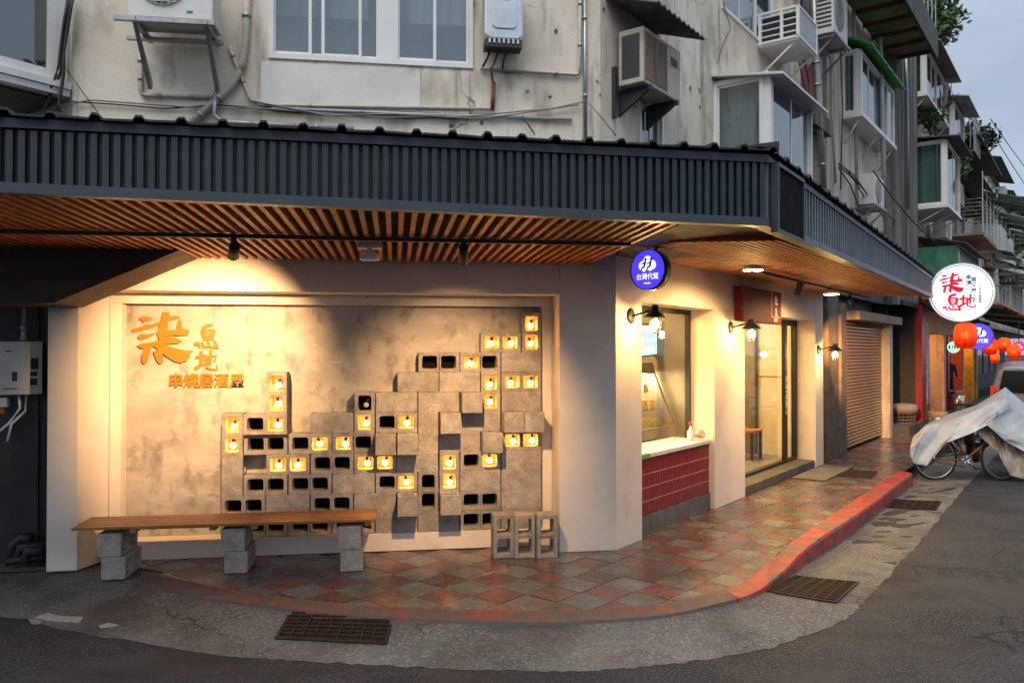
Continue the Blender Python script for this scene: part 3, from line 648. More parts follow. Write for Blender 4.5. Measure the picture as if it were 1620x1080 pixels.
# ================================================================== DISPLAY OF CONCRETE BLOCKS
BL, BH = .392, .19
def block_mesh(notch=False):
    # length along x, cells through y, height z ; centred in x,z ; front at y=0
    xs = [0,.034,.178,.214,.358,BL]; zs = [0,.034,.156,BH]; D = BH
    bm = bmesh.new(); g = {}
    for i, x in enumerate(xs):
        for k, z in enumerate(zs):
            for d in (0, 1): g[i,k,d] = bm.verts.new((x-BL/2, d*D, z-BH/2))
    cells = {(1,1),(3,1)}
    for i in range(5):
        for k in range(3):
            if (i,k) in cells:
                bm.faces.new([g[i,k,0],g[i+1,k,0],g[i+1,k,1],g[i,k,1]]); bm.faces.new([g[i,k+1,0],g[i,k+1,1],g[i+1,k+1,1],g[i+1,k+1,0]])
                bm.faces.new([g[i,k,0],g[i,k,1],g[i,k+1,1],g[i,k+1,0]]); bm.faces.new([g[i+1,k,0],g[i+1,k+1,0],g[i+1,k+1,1],g[i+1,k,1]])
            else:
                bm.faces.new([g[i,k,0],g[i,k+1,0],g[i+1,k+1,0],g[i+1,k,0]]); bm.faces.new([g[i,k,1],g[i+1,k,1],g[i+1,k+1,1],g[i,k+1,1]])
    for i in range(5):
        bm.faces.new([g[i,0,0],g[i+1,0,0],g[i+1,0,1],g[i,0,1]]); bm.faces.new([g[i,3,0],g[i,3,1],g[i+1,3,1],g[i+1,3,0]])
    for k in range(3):
        bm.faces.new([g[0,k,0],g[0,k,1],g[0,k+1,1],g[0,k+1,0]]); bm.faces.new([g[5,k,0],g[5,k+1,0],g[5,k+1,1],g[5,k,1]])
    bmesh.ops.recalc_face_normals(bm, faces=bm.faces)
    inn = [e for e in bm.edges if abs(e.verts[0].co.y-e.verts[1].co.y) > .1 and abs(e.verts[0].co.x) < .17 and abs(e.verts[0].co.z) < .08]
    bmesh.ops.bevel(bm, geom=inn, offset=.022, segments=3, affect='EDGES', profile=.5)
    sharp = [e for e in bm.edges if len(e.link_faces) == 2 and e.calc_face_angle(0) > 1.2]
    bmesh.ops.bevel(bm, geom=sharp, offset=.004, segments=1, affect='EDGES')
    me = bpy.data.meshes.new('concrete_block'); bm.to_mesh(me); bm.free(); me.materials.append(MT['block']); return me
BM = block_mesh()
CB = boxmesh('cell_shade_plate', 'cell_shade', -.07, .07, BH-.012, BH-.004, -.059, .059)  # dark plate added at the back of unlit cells to paint their shade
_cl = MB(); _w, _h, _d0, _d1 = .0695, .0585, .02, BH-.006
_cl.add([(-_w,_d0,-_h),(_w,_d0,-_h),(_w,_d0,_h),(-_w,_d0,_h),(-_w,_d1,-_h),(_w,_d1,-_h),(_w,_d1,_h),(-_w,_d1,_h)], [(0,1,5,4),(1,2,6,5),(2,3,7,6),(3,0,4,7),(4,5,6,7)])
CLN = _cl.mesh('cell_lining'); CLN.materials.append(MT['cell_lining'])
SF = .30
a0 = A.px(349, 780, SF)[0]; a1 = A.px(857, 650, SF)[0]; CW = (a1-a0)/15; Z0 = .167
print('column', CW)
RZ = A.rz
LAB = {'P': ('solid faced concrete block laid as a stretcher in the display wall', 'plain stretcher blocks of the display wall'),
       'D': ('concrete block with two dark open cells facing out of the display wall', 'dark celled blocks of the display wall'),
       'L': ('concrete block with a glowing bulb in one or both open cells of the display wall', 'lit blocks of the display wall'),
       'H': ('concrete block jutting end first out of the display wall', 'jutting header blocks of the display wall'),
       'VP': ('solid faced concrete block stood upright in the display wall', 'plain upright blocks of the display wall'),
       'VD': ('concrete block stood upright with two dark cells in the display wall', 'dark upright blocks of the display wall'),
       'VL': ('concrete block stood upright with glowing bulbs in its cells', 'lit upright blocks of the display wall')}
bulb_me = {}
BN = {}
def bulbs_at(c, lit=True, kc=0):
    for nm, key in (('on', True), ('off', False)):
        if key not in bulb_me:
            g = MB(); g.ball((0,0,0), .027, 14); k = MB(); k.lathe([(.014,.02),(.015,.05),(.012,.06)], (0,0,0), 10); k.tube([(0,0,.06),(.02,.03,.055),(.03,.09,.05),(.02,.12,-.04)], .003, 5)
            a = g.mesh('globe'); a.materials.append(MT['bulb' if key else 'bulb_off']); b = k.mesh('socket'); b.materials.append(MT['black']); bulb_me[key] = (a, b)
    t = thing('light_bulb', 'glowing round bulb, %s lit cell in the %s block course from the lettering side' % (ORD[BN.setdefault(kc, 0)], ORD[kc]) if lit else 'small unlit round bulb inside a dark upright block', 'light bulb', c, 'bulbs in the block cells')
    if lit: BN[kc] += 1
    r = (random.uniform(-.3,.3), random.uniform(-.4,.4), random.uniform(-.5,.5))
    inst('globe', bulb_me[lit][0], t, c, r); inst('socket', bulb_me[lit][1], t, c, r)
ORD = ['first','second','third','fourth','fifth','sixth','seventh','eighth','ninth','tenth','eleventh','twelfth','thirteenth','fourteenth','fifteenth']
WHAT = {'P':'solid faced concrete stretcher block','D':'concrete block with two dark cells','L':'concrete block with a bulb lit cell','H':'concrete block jutting out end first','VP':'upright solid faced concrete block','VD':'upright concrete block with dark cells','VL':'upright concrete block with bulb lit cells'}
NO = {}
def blk(c, k, typ, code='', proud=0.0):
    """c,k grid place; typ P stretcher, C cells front, H header, V upright"""
    j = lambda s=.002: random.uniform(-s, s); s = SF-proud+j(.003)
    if typ == 'P': key, ctr, rot = 'P', (a0+(c+1)*CW+j(), s+BH/2, Z0+(k+.5)*BH), (math.pi/2, 0, RZ)
    if typ == 'Ph': key, ctr, rot = 'P', (a0+(c+.5)*CW, s+BL/2, Z0+(k+.5)*BH), (math.pi/2, 0, RZ+math.pi/2)
    if typ == 'C': key, ctr, rot = ('L' if 'L' in code else 'D'), (a0+(c+1)*CW+j(), s+BH/2, Z0+(k+.5)*BH), (0, 0, RZ)
    if typ == 'V': key, ctr, rot = ('VL' if 'L' in code else 'VD'), (a0+(c+.5)*CW+j(), s+BH/2, Z0+(k+1)*BH), (0, math.pi/2, RZ)
    if typ == 'VP': key, ctr, rot = 'VP', (a0+(c+.5)*CW+j(), s+BH/2, Z0+(k+1)*BH), (math.pi/2, math.pi/2, RZ)
    if typ == 'H': key, ctr, rot = 'H', (a0+(c+.5)*CW+j(.004), SF+BH-.001-BL/2+j(.012), Z0+(k+.5)*BH), (math.pi/2, 0, RZ+math.pi/2)
    w = A(*ctr)
    # mesh front is at y=0 : shift so that its centre sits on w
    R = Matrix.Rotation(rot[2],4,'Z') @ Matrix.Rotation(rot[1],4,'Y') @ Matrix.Rotation(rot[0],4,'X')
    loc = w-(R @ Vector((0, BH/2, 0)))
    o = inst('concrete_block', BM, None, loc, rot, label='%s, %s in %s course up from the lettering side' % (WHAT[key], ORD[NO.setdefault(k, 0)], ORD[k]), cat='concrete block', group=LAB[key][1]); NO[k] += 1
    o.rotation_euler[2] += j(.006)
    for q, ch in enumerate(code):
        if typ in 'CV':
            k_ = bpy.data.objects.new('cell_lining' if ch == 'L' else 'cell_shade_plate', CLN if ch == 'L' else CB); COL.objects.link(k_); k_.parent = o
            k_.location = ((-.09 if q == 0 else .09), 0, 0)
        if ch in 'LU':
            dx = (-.09 if q == 0 else .09)
            if typ == 'C': p = A(ctr[0]+dx+random.uniform(-.01,.025), s+.055, ctr[2]-random.uniform(.004,.016))
            else: p = A(ctr[0]+random.uniform(-.005,.02), s+.055, ctr[2]-dx-random.uniform(.008,.022))
            bulbs_at(p, ch == 'L', k+(1 if typ == 'V' and q == 0 else 0))
LAY = """0 0 Ph|1 0 C DD|3 0 C DD|5 0 C DD|7 0 P|9 0 P|11 0 C DD|13 0 P
0 1 C DD|2 1 P|4 1 C DD|6 1 P|8 1 H|9 1 V DD|10 1 H|11 1 C DD|13 1 P
0 2 VP|1 2 C DD|3 2 C DD|5 2 P|7 2 C DL|10 2 V LL|11 2 P|13 2 P
2 3 C LL|4 3 C DD|6 3 C LL|8 3 P|11 3 C DL|13 3 P
0 4 V LL|1 4 C DD|3 4 C DL|5 4 C LD|7 4 H|8 4 H|9 4 VP|10 4 P|12 4 H|13 4 C LL
1 5 C DL 1|4 5 P|6 5 V UL|7 5 C DL|10 5 H|11 5 P|13 5 H|14 5 H
2 6 V LL 1|7 6 P|9 6 P|11 6 H|12 6 V LL|13 6 P
8 7 P|10 7 P|13 7 C LL
9 8 C DD|11 8 C LD|13 8 P
12 9 C LL|14 9 V LL"""
for row in LAY.split('\n'):
    for it in row.split('|'):
        q = it.split(); blk(int(q[0]), int(q[1]), q[2], q[3] if len(q) > 3 else '', .05 if len(q) > 4 else 0)
# three blocks stood on the pavement and the blocks under the bench
def loose(w, rot, label, group=None):
    R = Matrix.Rotation(rot[2],4,'Z') @ Matrix.Rotation(rot[1],4,'Y') @ Matrix.Rotation(rot[0],4,'X')
    inst('concrete_block', BM, None, w-(R @ Vector((0, BH/2, 0))), rot, label=label, cat='concrete block', group=group)
for i, x in enumerate((797, 831, 866)):
    p = hz(x, 883); a_, s_ = in_fr(A, p)
    loose(A(a_, s_+BH/2, BL/2+.002), (0, math.pi/2, RZ+random.uniform(-.03,.03)), 'concrete block stood upright on the pavement in a row of three', 'three upright blocks on the pavement')
LEG = []
for i, (x, y) in enumerate(((178, 917), (371, 907), (553, 904))):
    p = hz(x, y); a_, s_ = in_fr(A, p); LEG.append((a_, s_))
    n = ('left', 'middle', 'right')[i]
    where = ('under the bench end beside the white pillar', 'under the middle of the wooden bench', 'under the bench end nearest the jutting blocks')[i]
    loose(A(a_+.01, s_+BL/2, BH/2+.002), (0, 0, RZ+math.pi/2+random.uniform(-.05,.05)) if i != 1 else (math.pi/2, 0, RZ+math.pi/2), 'lower concrete block '+where)
    loose(A(a_-.02+i*.01, s_+BL/2-.01, BH*1.5+.003), (0, 0, RZ+math.pi/2+random.uniform(-.04,.04)) if i != 1 else (math.pi/2, 0, RZ+math.pi/2), 'upper concrete block '+where)
# ---- bench
bz = .385; fl = in_fr(A, hz(120, 838, bz+.02)); fr_ = in_fr(A, hz(594, 832, bz+.02)); s0 = (fl[1]+fr_[1])/2
bn = thing('bench_top', 'long slatted wooden bench top resting on concrete blocks', 'bench', A((fl[0]+fr_[0])/2, s0+.2, bz))
nb = 6; wv = .46/nb
for i in range(nb): MB(A).box(fl[0]+random.uniform(0,.004), fr_[0], s0+i*wv+.005, s0+(i+1)*wv-.005, bz+.035, bz+.058).build('plank', 'bench_wood', bn, bevel=.003)
for a_ in (LEG[0][0]+.16, LEG[1][0]-.17, LEG[1][0]+.17, LEG[2][0]-.16, LEG[2][0]+.15): MB(A).box(a_-.025, a_+.025, s0+.02, s0+.44, bz, bz+.034).build('bearer', 'bench_wood', bn)
MB(A).box(fl[0]+.4, LEG[1][0]-.2, s0+.36, s0+.40, bz-.045, bz-.002).build('rail', 'bench_wood', bn)
# ---- gold lettering
nA = -A.n
def wallpt(px, py, s=PB): a_, z_ = A.px(px, py, s); return A(a_, s, z_)
l1, l2 = wallpt(258, 534), wallpt(358, 534); pxm = (l2-l1).length/100
def letters(name, label):
    return name
mb = MB(); place_glyph(mb, G_QI, wallpt(258.3, 534.2), U, UP, nA, pxm*97, .02, .012); mb.build('brush_character', 'gold', None, 'large golden brush character on the trowelled wall', 'lettering', 'golden characters on the wall')
mb = MB(); place_glyph(mb, G_XI, wallpt(327, 532), U, UP, nA, pxm*40, .012, .008); mb.build('brush_character', 'gold', None, 'small golden brush character beside the large one, upper of two', 'lettering', 'golden characters on the wall')
mb = MB(); place_glyph(mb, G_DI, wallpt(327, 570), U, UP, nA, pxm*34, .012, .008); mb.build('brush_character', 'gold', None, 'small golden brush character beside the large one, lower of two', 'lettering', 'golden characters on the wall')
for i, ch_ in enumerate('串燒居酒屋'):
    mb = MB(); c_ = wallpt(279+i*24, 603)
    for q, (dx, dz) in enumerate(((-.35,-.3),(.35,.3),(-.35,.3),(.35,-.3))): text_mb(mb, ch_, c_+U*dx*pxm+UP*dz*pxm, U, UP, nA, pxm*24, .012, .014+.0006*q, .008)
    mb.build('golden_character', 'gold', None, 'golden character %s in the row of five on the trowelled wall' % ch_, 'lettering', 'golden characters on the wall')
# ================================================================== CANOPY
ZC = 2.70
fc = hz(1213, 358, ZC); fl_ = hz(0, 305, ZC); fd = (fc-fl_).normalized(); flen = (fc-fl_).length
FF = Frame(fc, fd)                                   # front fascia frame, l from -flen.. 0
fe = hz(1475, 471, ZC); FR = Frame(fc, (fe-fc).normalized()); rlen = (fe-fc).length
can = thing('canopy', 'slate grey ribbed canopy with slatted wooden ceiling wrapped round the shop corner', 'canopy', Vector((fc.x, fc.y, ZC)))
LF = -flen-1.6
ztop = lambda l: lerp(3.165, 3.075, min(1.2, -l/flen))
mb = MB(FF); mb.plate([(LF,ZC+.055),(0,ZC+.055),(0,ztop(0)-.05),(LF,ztop(LF)-.05)], .03, .05); mb.build('fascia_panel', 'fascia_dark', can)
mb = MB(FF); mb.plate([(LF,ZC),(.01,ZC),(.01,ZC+.055),(LF,ZC+.055)], -.012, .06); mb.build('bottom_trim', 'fascia_trim', can)
mb = MB(FF); mb.plate([(LF,ztop(LF)-.05),(.01,ztop(0)-.05),(.01,ztop(0)),(LF,ztop(LF))], -.012, .06); mb.build('top_trim', 'fascia', can)
rib = boxmesh('rib', 'fascia', -.016, .016, 0, .03, 0, 1, .0)
l = -.03
while l > LF:
    h = ztop(l)-.05-ZC-.055; o = inst('rib', rib, can, FF(l, 0, ZC+.055), (0,0,FF.rz)); o.scale = (1,1,h); l -= .0565
# side street fascia
ztr = lambda l: lerp(3.165, 3.02, l/rlen)
mb = MB(FR); mb.plate([(0,ZC+.055),(rlen,ZC+.055),(rlen,ztr(rlen)-.04),(0,ztr(0)-.04)], .06, .08); mb.build('fascia_panel', 'fascia_dark', can)
mb = MB(FR); mb.plate([(.012,ZC),(rlen,ZC),(rlen,ZC+.05),(.012,ZC+.05)], -.01, .09); mb.build('bottom_trim', 'fascia_trim', can)
mb = MB(FR); mb.plate([(.012,ztr(0)-.04),(rlen,ztr(rlen)-.04),(rlen,ztr(rlen)),(.012,ztr(0))], -.01, .09); mb.build('top_trim', 'fascia_trim', can)
rib2 = boxmesh('rib', 'side_rib_lit', -.015, .015, 0, .055, 0, 1)
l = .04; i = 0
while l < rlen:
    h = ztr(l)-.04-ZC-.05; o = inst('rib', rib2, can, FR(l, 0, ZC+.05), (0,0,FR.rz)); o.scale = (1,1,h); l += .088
v0, v1 = FR.px(1231, 330, -.05)[0], FR.px(1270, 340, -.05)[0]
MB(FR).box(v0,v1,-.045,-.013,ZC-.01,ZC+.40).build('vent_panel', 'vent_black', can)
mb = MB(FR)
for q in ((v0-.025,v1+.025,ZC-.035,ZC-.01),(v0-.025,v1+.025,ZC+.40,ZC+.425),(v0-.025,v0,ZC-.01,ZC+.40),(v1,v1+.025,ZC-.01,ZC+.40)): mb.box(q[0],q[1],-.06,-.012,q[2],q[3])
mb.build('vent_frame', 'fascia', can)
# roof sheet with trapezoid ridges
def roof(fr, l0, l1, zf, depth, rise, sp, name):
    xs = []; x = l0
    while x < l1:
        xs += [(x,0),(x+sp*.62,0),(x+sp*.70,.026),(x+sp*.84,.026),(x+sp*.92,0)]; x += sp
    rows = []
    for t in (0, 1):
        rows.append([fr(q, lerp(-.05, depth, t), zf(q)+.012+h+rise*t+random.uniform(-.004,.004)*(1-t)) for q, h in xs])
    mb = MB(); n = len(xs); mb.add(rows[0]+rows[1]+[v+UP*.012 for v in rows[0]]+[v+UP*.012 for v in rows[1]], [(i,i+1,n+i+1,n+i) for i in range(n-1)]+[(2*n+i,3*n+i,3*n+i+1,2*n+i+1) for i in range(n-1)]+[(i,2*n+i,2*n+i+1,i+1) for i in range(n-1)], False, True)
    mb.build(name, 'roof_sheet', can)
roof(FF, LF, .05, ztop, 3.0, .12, .21, 'roof_sheet')
roof(FR, .1, rlen, ztr, 2.2, .14, .3, 'roof_sheet')
MB(FR).hexa([(-.1,.0,3.2),(.22,-.02,3.2),(.22,.25,3.19),(-.1,.25,3.19)], [(-.1,.0,3.22),(.22,-.02,3.30),(.22,.25,3.28),(-.1,.25,3.21)]).build('bent_flashing', 'roof_sheet', can)
# front slats
sw = MB(); sl_dir = A.n
def slat_line(fr_l):                        # along wall direction, from fascia to wall
    pass
aR = in_fr(A, hz(1075, 352, ZC))[0]
a_ = aR; k = 0
while a_ > -7.2:
    # start at fascia line, end at wall
    # solve A(a_,s) on fascia line
    p0 = A(a_, 0, 0); d = -A.n; nrm = FF.n
    t = ((fc-p0).dot(nrm)+.06)/d.dot(nrm)
    s0_, s1_ = -t, -.015
    if a_ < -5.05: s1_ = -.5
    mb = MB(A); mb.box(a_-.0155, a_+.0155, s0_, s1_, ZC+.003, ZC+.042); mb.build('slat', 'slat_wood', can); a_ -= .079; k += 1
def sF(a): return -((fc-A(a,0,0)).dot(FF.n)+.07)/(-A.n).dot(FF.n)
mb = MB(A); mb.prism([(-7.4,sF(-7.4)),(aR+.02,sF(aR+.02)),(aR+.02,-.01),(-7.4,-.01)], ZC+.16, ZC+.18); mb.build('ceiling_void', 'void', can)  # black sheet stands in for the darkness above the front slats
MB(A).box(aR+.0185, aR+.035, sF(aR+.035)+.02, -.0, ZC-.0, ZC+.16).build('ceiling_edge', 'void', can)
# corner soffit board
P = [A(aR+.04,sF(aR+.04)+.02,0), fc+FF.n*.09-FF.d*.02, fc+FR.d*.05+FR.n*.09, fc+FR.d*2.0+FR.n*.09, B(.6,0,0)+Vector((0,0,0)), C0]
mb = MB(); mb.prism([(p.x,p.y) for p in P], ZC+.10, ZC+.12); mb.build('corner_soffit', 'soffit', can)
# side slats: run along the street
bw = in_fr(B, fc)[1]; ns = 26
for i in range(ns):
    s = lerp(bw+.16, -.03, i/(ns-1)); z = lerp(ZC+.02, ZC+.14, i/(ns-1))
    l0_ = max(.05, 1.25*(i/(ns-1))*0+.35); be = min(7.2, (s-.12-bw)/(in_fr(B,fe)[1]-bw)*(in_fr(B,fe)[0]-in_fr(B,fc)[0])+in_fr(B,fc)[0]) if s < -1.5 else 7.2
    if be < .5: continue
    MB(B).box(-.65 if s < -.95 else lerp(-.70, .12, (s+.95)/.95), be, s-.019, s+.019, z, z+.03).build('slat', 'slat_wood_dark', can)
mb = MB(B); ve = in_fr(B,fe)[1]+.12
mb = MB(B); mb.hexa([(-.6,bw+.12,ZC+.12),(6.7,ve,ZC+.12),(7.2,-.01,ZC+.21),(.1,-.01,ZC+.21)], [(-.6,bw+.12,ZC+.14),(6.7,ve,ZC+.14),(7.2,-.01,ZC+.23),(.1,-.01,ZC+.23)]); mb.build('ceiling_void', 'void', can)  # black sheet painting the unlit space above the side slats
# slanted dark soffit on the left
p0 = A.px(60, 487, 0); p1 = A.px(150, 486, -.02); p2 = A.px(312, 388, -.02)
mb = MB(A); Z = [(-5.35,2.26),(-4.72,2.275),(p2[0],p2[1]+.0)]
poly = [(-5.35,2.25),(-4.74,2.27),(p2[0],ZC+.0),(p2[0],ZC+.15),(-5.35,ZC+.15)]
mb.plate(poly, -.62, -.015); mb.build('slanted_bulkhead', 'soffit', can)
# ================================================================== LEFT RECESS
MB(A).box(-9, -5.04, .40, .5, -.02, 3.1).build('side_wall', 'dark_wall', bld)
for i in range(5): MB(A).box(-5.3-i*.45, -5.26-i*.45, .37, .399, 0, 2.6).build('wall_batten', 'dark_wall', bld)
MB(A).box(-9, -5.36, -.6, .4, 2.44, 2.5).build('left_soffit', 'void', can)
# ---- track and lights
def track(fr, l0, l1, s, z, label):
    t = thing('light_track', label, 'light track', fr((l0+l1)/2, s, z)); MB(fr).box(l0, l1, s-.018, s+.018, z, z+.03).build('rail', 'black', t); return t
at_ = in_fr(A, hz(670, 383, ZC-.035)); track(A, -6.6, aR-.05, at_[1], ZC-.035, 'long black light track under the front wooden slats')
def spot(px, py, fr, sT, zT, target, power, label, ang=52, col=(1,.58,.26), real=True):
    l, z = fr.px(px, py, sT); c = fr(l, sT, zT); d = (target-(c-UP*.1)).normalized()
    t = thing('track_spotlight', label, 'spotlight', c, 'black cylinder spotlights on the light tracks')
    MB().lathe([(.02,0),(.02,-.05)], c, 10).build('stem', 'black', t)
    h = c-UP*.09
    MB().lathe([(.032,-.09),(.036,-.085),(.036,.07),(.030,.072),(.028,.03)], h, 16, d).build('head', 'black', t)
    MB().lathe([(.026,.035),(.026,.038)], h, 16, d).build('lens', 'lamp_disc', t)
    L = bpy.data.lights.new('spot_lamp', 'SPOT'); L.energy = power; L.spot_size = math.radians(ang); L.spot_blend = 1.0; L.color = col; L.shadow_soft_size = .025
    o = bpy.data.objects.new('spot_lamp', L); COL.objects.link(o); o.parent = t; o.location = h+d*.085-c; o.rotation_euler = d.to_track_quat('-Z','Y').to_euler()
    return c
spot(370, 380, A, at_[1], ZC-.036, wallpt(328, 600), 540, 'black cylinder spotlight aimed at the golden lettering', 68)
spot(733, 386, A, at_[1], ZC-.036, wallpt(720, 690, SF), 265, 'black cylinder spotlight aimed at the jutting blocks', 74)
# small fixture on the ceiling
l, z = A.px(585, 392, at_[1]+.3); c = A(l, at_[1]+.3, ZC)
t = thing('emergency_light', 'small beige emergency light hanging from the wooden ceiling', 'emergency light', c)
MB(A).box(l-.09, l+.09, at_[1]+.24, at_[1]+.36, ZC-.05, ZC+.0).build('housing', 'alu_white', t); MB().lathe([(.02,0),(.075,-.06),(.075,-.085),(.03,-.09)], c-UP*.05, 16).build('lamp_head', 'alu_white', t)
# side street lights
sT = -.75
track(B, 1.6, 7.2, sT, ZC+.03, 'black light track under the side street ceiling slats')
def disc(px, py, label):
    l, z = B.px(px, py+10, sT); z += .13; c = B(l, sT, z)
    t = thing('ceiling_lamp', label, 'ceiling lamp', c, 'white disc lamps on the side street track')
    MB(B).box(l-.05,l+.05,sT-.03,sT+.03,z-.02,z+.06).build('adapter', 'alu_white', t); MB().lathe([(.015,-.02),(.015,-.07),(.03,-.08)], c, 10).build('stem', 'alu_white', t)
    MB().lathe([(.03,-.08),(.10,-.10),(.105,-.125),(.10,-.126)], c, 20).build('shade', 'alu_white', t); MB().lathe([(.098,-.1265),(.098,-.13)], c, 20).build('diffuser', 'lamp_disc', t)
    L = bpy.data.lights.new('disc_lamp', 'SPOT'); L.energy = 150; L.spot_size = math.radians(176); L.spot_blend = .5; L.color = (1,.58,.22); L.shadow_soft_size = .08
    o = bpy.data.objects.new('disc_lamp', L); COL.objects.link(o); o.parent = t; o.location = (0,0,-.14)
disc(1191, 418, 'white disc ceiling lamp above the pillar with the middle lantern'); disc(1315, 456, 'white disc ceiling lamp above the slim end pillar')
for px, py in ((1263, 432),):
    l, z = B.px(px, py, sT); spot(px, py, B, sT, ZC+.028, B(l+.2, -.1, 1.2), 120, 'black cylinder spotlight between two white disc lamps', 60)
spot(1345, 466, B, sT, ZC+.028, B(10.0, .1, 1.2), 1700, 'black cylinder spotlight aimed at the steel roller shutter', 38, (1,.44,.12))
# ================================================================== ROUND SIGNS
def round_sign(name, c, n, r, th, face, rim, label, group=None):
    n = Vector(n).normalized(); t = thing(name, label, 'sign', c-UP*r, group)
    MB().lathe([(r*.965,th/2-.012),(r,th/2),(r,-th/2),(r*.965,-th/2+.012)], c, 48, n).build('rim', rim, t)
    for sgn in (1, -1):
        MB().lathe([(r*.967,0),(r*.967,.004)], c+n*sgn*(th/2-.012 if sgn > 0 else th/2-.012)-n*(.004 if sgn < 0 else 0), 48, n).build('face', face, t)
    ex = UP.cross(n).normalized(); return t, c+n*(th/2-.007), ex, n
# blue one : hung from the canopy corner
cb = hy(1029, 427, 7.0); rb = 32*7.0/FPX
nb_ = (Vector((0,0,CAM_H))-cb); nb_.z = 0; nb_.normalize(); nb_ = (Matrix.Rotation(math.radians(-34),3,'Z') @ nb_)
t, fcn, ex, n = round_sign('round_sign', cb, nb_, rb, .11, 'sign_blue', 'black_gloss', 'round glowing blue sign with a white cloud and two figures')
def disc_poly(cx, cy, rx, ry=None, k=20): return [(cx+rx*math.cos(2*math.pi*i/k), cy+(ry or rx)*math.sin(2*math.pi*i/k)) for i in range(k)]
mb = MB(); place_glyph(mb, [disc_poly(.02,.42,.26), disc_poly(-.24,.2,.26,.24), disc_poly(.27,.22,.25,.24), [(-.3,-.02),(.3,-.02),(.35,.4),(-.35,.35)], disc_poly(-.18,-.02,.1,.08), disc_poly(.18,.0,.1,.08)], fcn, ex, UP, n, rb, .0015, .001, True); mb.build('cloud', 'glow_white', t)
mb = MB()
for dx, m in ((0,1), (.33,1)):
    place_glyph(mb, [disc_poly(-.07+dx,.5,.075), ribbon([(-.09+dx,.4),(-.15+dx,.13)],.13,.1), ribbon([(-.14+dx,.14),(-.27+dx,.1)],.09), ribbon([(-.26+dx,.11),(-.34+dx,-.05)],.085,.07), ribbon([(-.1+dx,.34),(-.3+dx,.28)],.07,.06)], fcn, ex, UP, n, rb, .005, .004, True)
mb.build('figures', 'ink_navy', t)
mb = MB(); text_mb(mb, '台灣代駕', fcn-UP*rb*.36, ex, UP, n, rb*.33, .006, .002); text_mb(mb, 'beattbe', fcn-UP*rb*.66, ex, UP, n, rb*.13, .004, .002); mb.build('lettering', 'glow_white', t)
MB().tube([cb+UP*rb*.98+ex*.05, cb+UP*rb*.98+ex*.09+UP*.03, Vector((cb.x+.25, cb.y+.15, ZC+.1))], .014).build('bracket', 'black', t)
# white one : on the canopy end
YW = 12.0; cw = hy(1521, 463, YW); rw_ = 46.5*YW/FPX
nw = -V.copy(); nw = Matrix.Rotation(math.radians(4),3,'Z') @ nw
t, fcn, ex, n = round_sign('round_sign', cw, nw, rw_, .16, 'sign_white', 'alu_white', 'large round white sign with red brush characters at the canopy end')
mb = MB(); P2 = lambda x, y: fcn+ex*(x*rw_)+UP*(y*rw_)
place_glyph(mb, G_QI, P2(-.28,.34), ex, UP, n, rw_*.78, .002); place_glyph(mb, G_XI, P2(-.28,-.33), ex, UP, n, rw_*.56, .002); place_glyph(mb, G_DI, P2(.18,-.30), ex, UP, n, rw_*.46, .002)
mb.build('brush_lettering', 'ink_red', t)
mb = MB()
for i, c_ in enumerate('串燒'): text_mb(mb, c_, P2(.22,.50-i*.19), ex, UP, n, rw_*.16, .02)
for i, c_ in enumerate('居酒屋'): text_mb(mb, c_, P2(.37,.42-i*.19), ex, UP, n, rw_*.16, .02)
for i, c_ in enumerate('くしやき居酒屋'): text_mb(mb, c_, P2(.55,.28-i*.105), ex, UP, n, rw_*.10, .006)
for q0, q1 in ((.15,2.1),(2.2,4.5),(5.6,6.35)):
    ring = [q0+(q1-q0)*i/30 for i in range(31)]
    pts = [(math.cos(q)*.93, math.sin(q)*.93) for q in ring]+[(math.cos(q)*.912, math.sin(q)*.912) for q in ring[::-1]]
    place_glyph(mb, [pts], fcn, ex, UP, n, rw_, .0015)
mb.build('caption', 'ink_dark', t)
MB().tube([cw-ex*rw_*1.0, cw-ex*(rw_+.12)], .03).build('bracket', 'black', t)
# ================================================================== UPPER FLOORS OF THE CORNER BUILDING
def wall_holes(fr, l0, l1, z0, z1, s, holes, depth, name, m, parent):
    xs = sorted({l0, l1, *[h[0] for h in holes], *[h[1] for h in holes]}); zs = sorted({z0, z1, *[h[2] for h in holes], *[h[3] for h in holes]})
    mb = MB(fr)
    for a, b in zip(xs, xs[1:]):
        for c, d in zip(zs, zs[1:]):
            if any(h[0] <= a and b <= h[1] and h[2] <= c and d <= h[3] for h in holes): continue
            mb.add([(a,s,c),(b,s,c),(b,s,d),(a,s,d)], [(0,1,2,3)])
    for h in holes:
        a, b, c, d = h; q = [(a,c),(b,c),(b,d),(a,d)]
        for i in range(4):
            p, r = q[i], q[(i+1) % 4]; mb.add([(p[0],s,p[1]),(r[0],s,r[1]),(r[0],s+depth,r[1]),(p[0],s+depth,p[1])], [(0,1,2,3)])
    mb.add([(l0,s+depth+.3,z0),(l1,s+depth+.3,z0),(l1,s+depth+.3,z1),(l0,s+depth+.3,z1)], [(0,1,2,3)])
    return mb.build(name, m, parent)
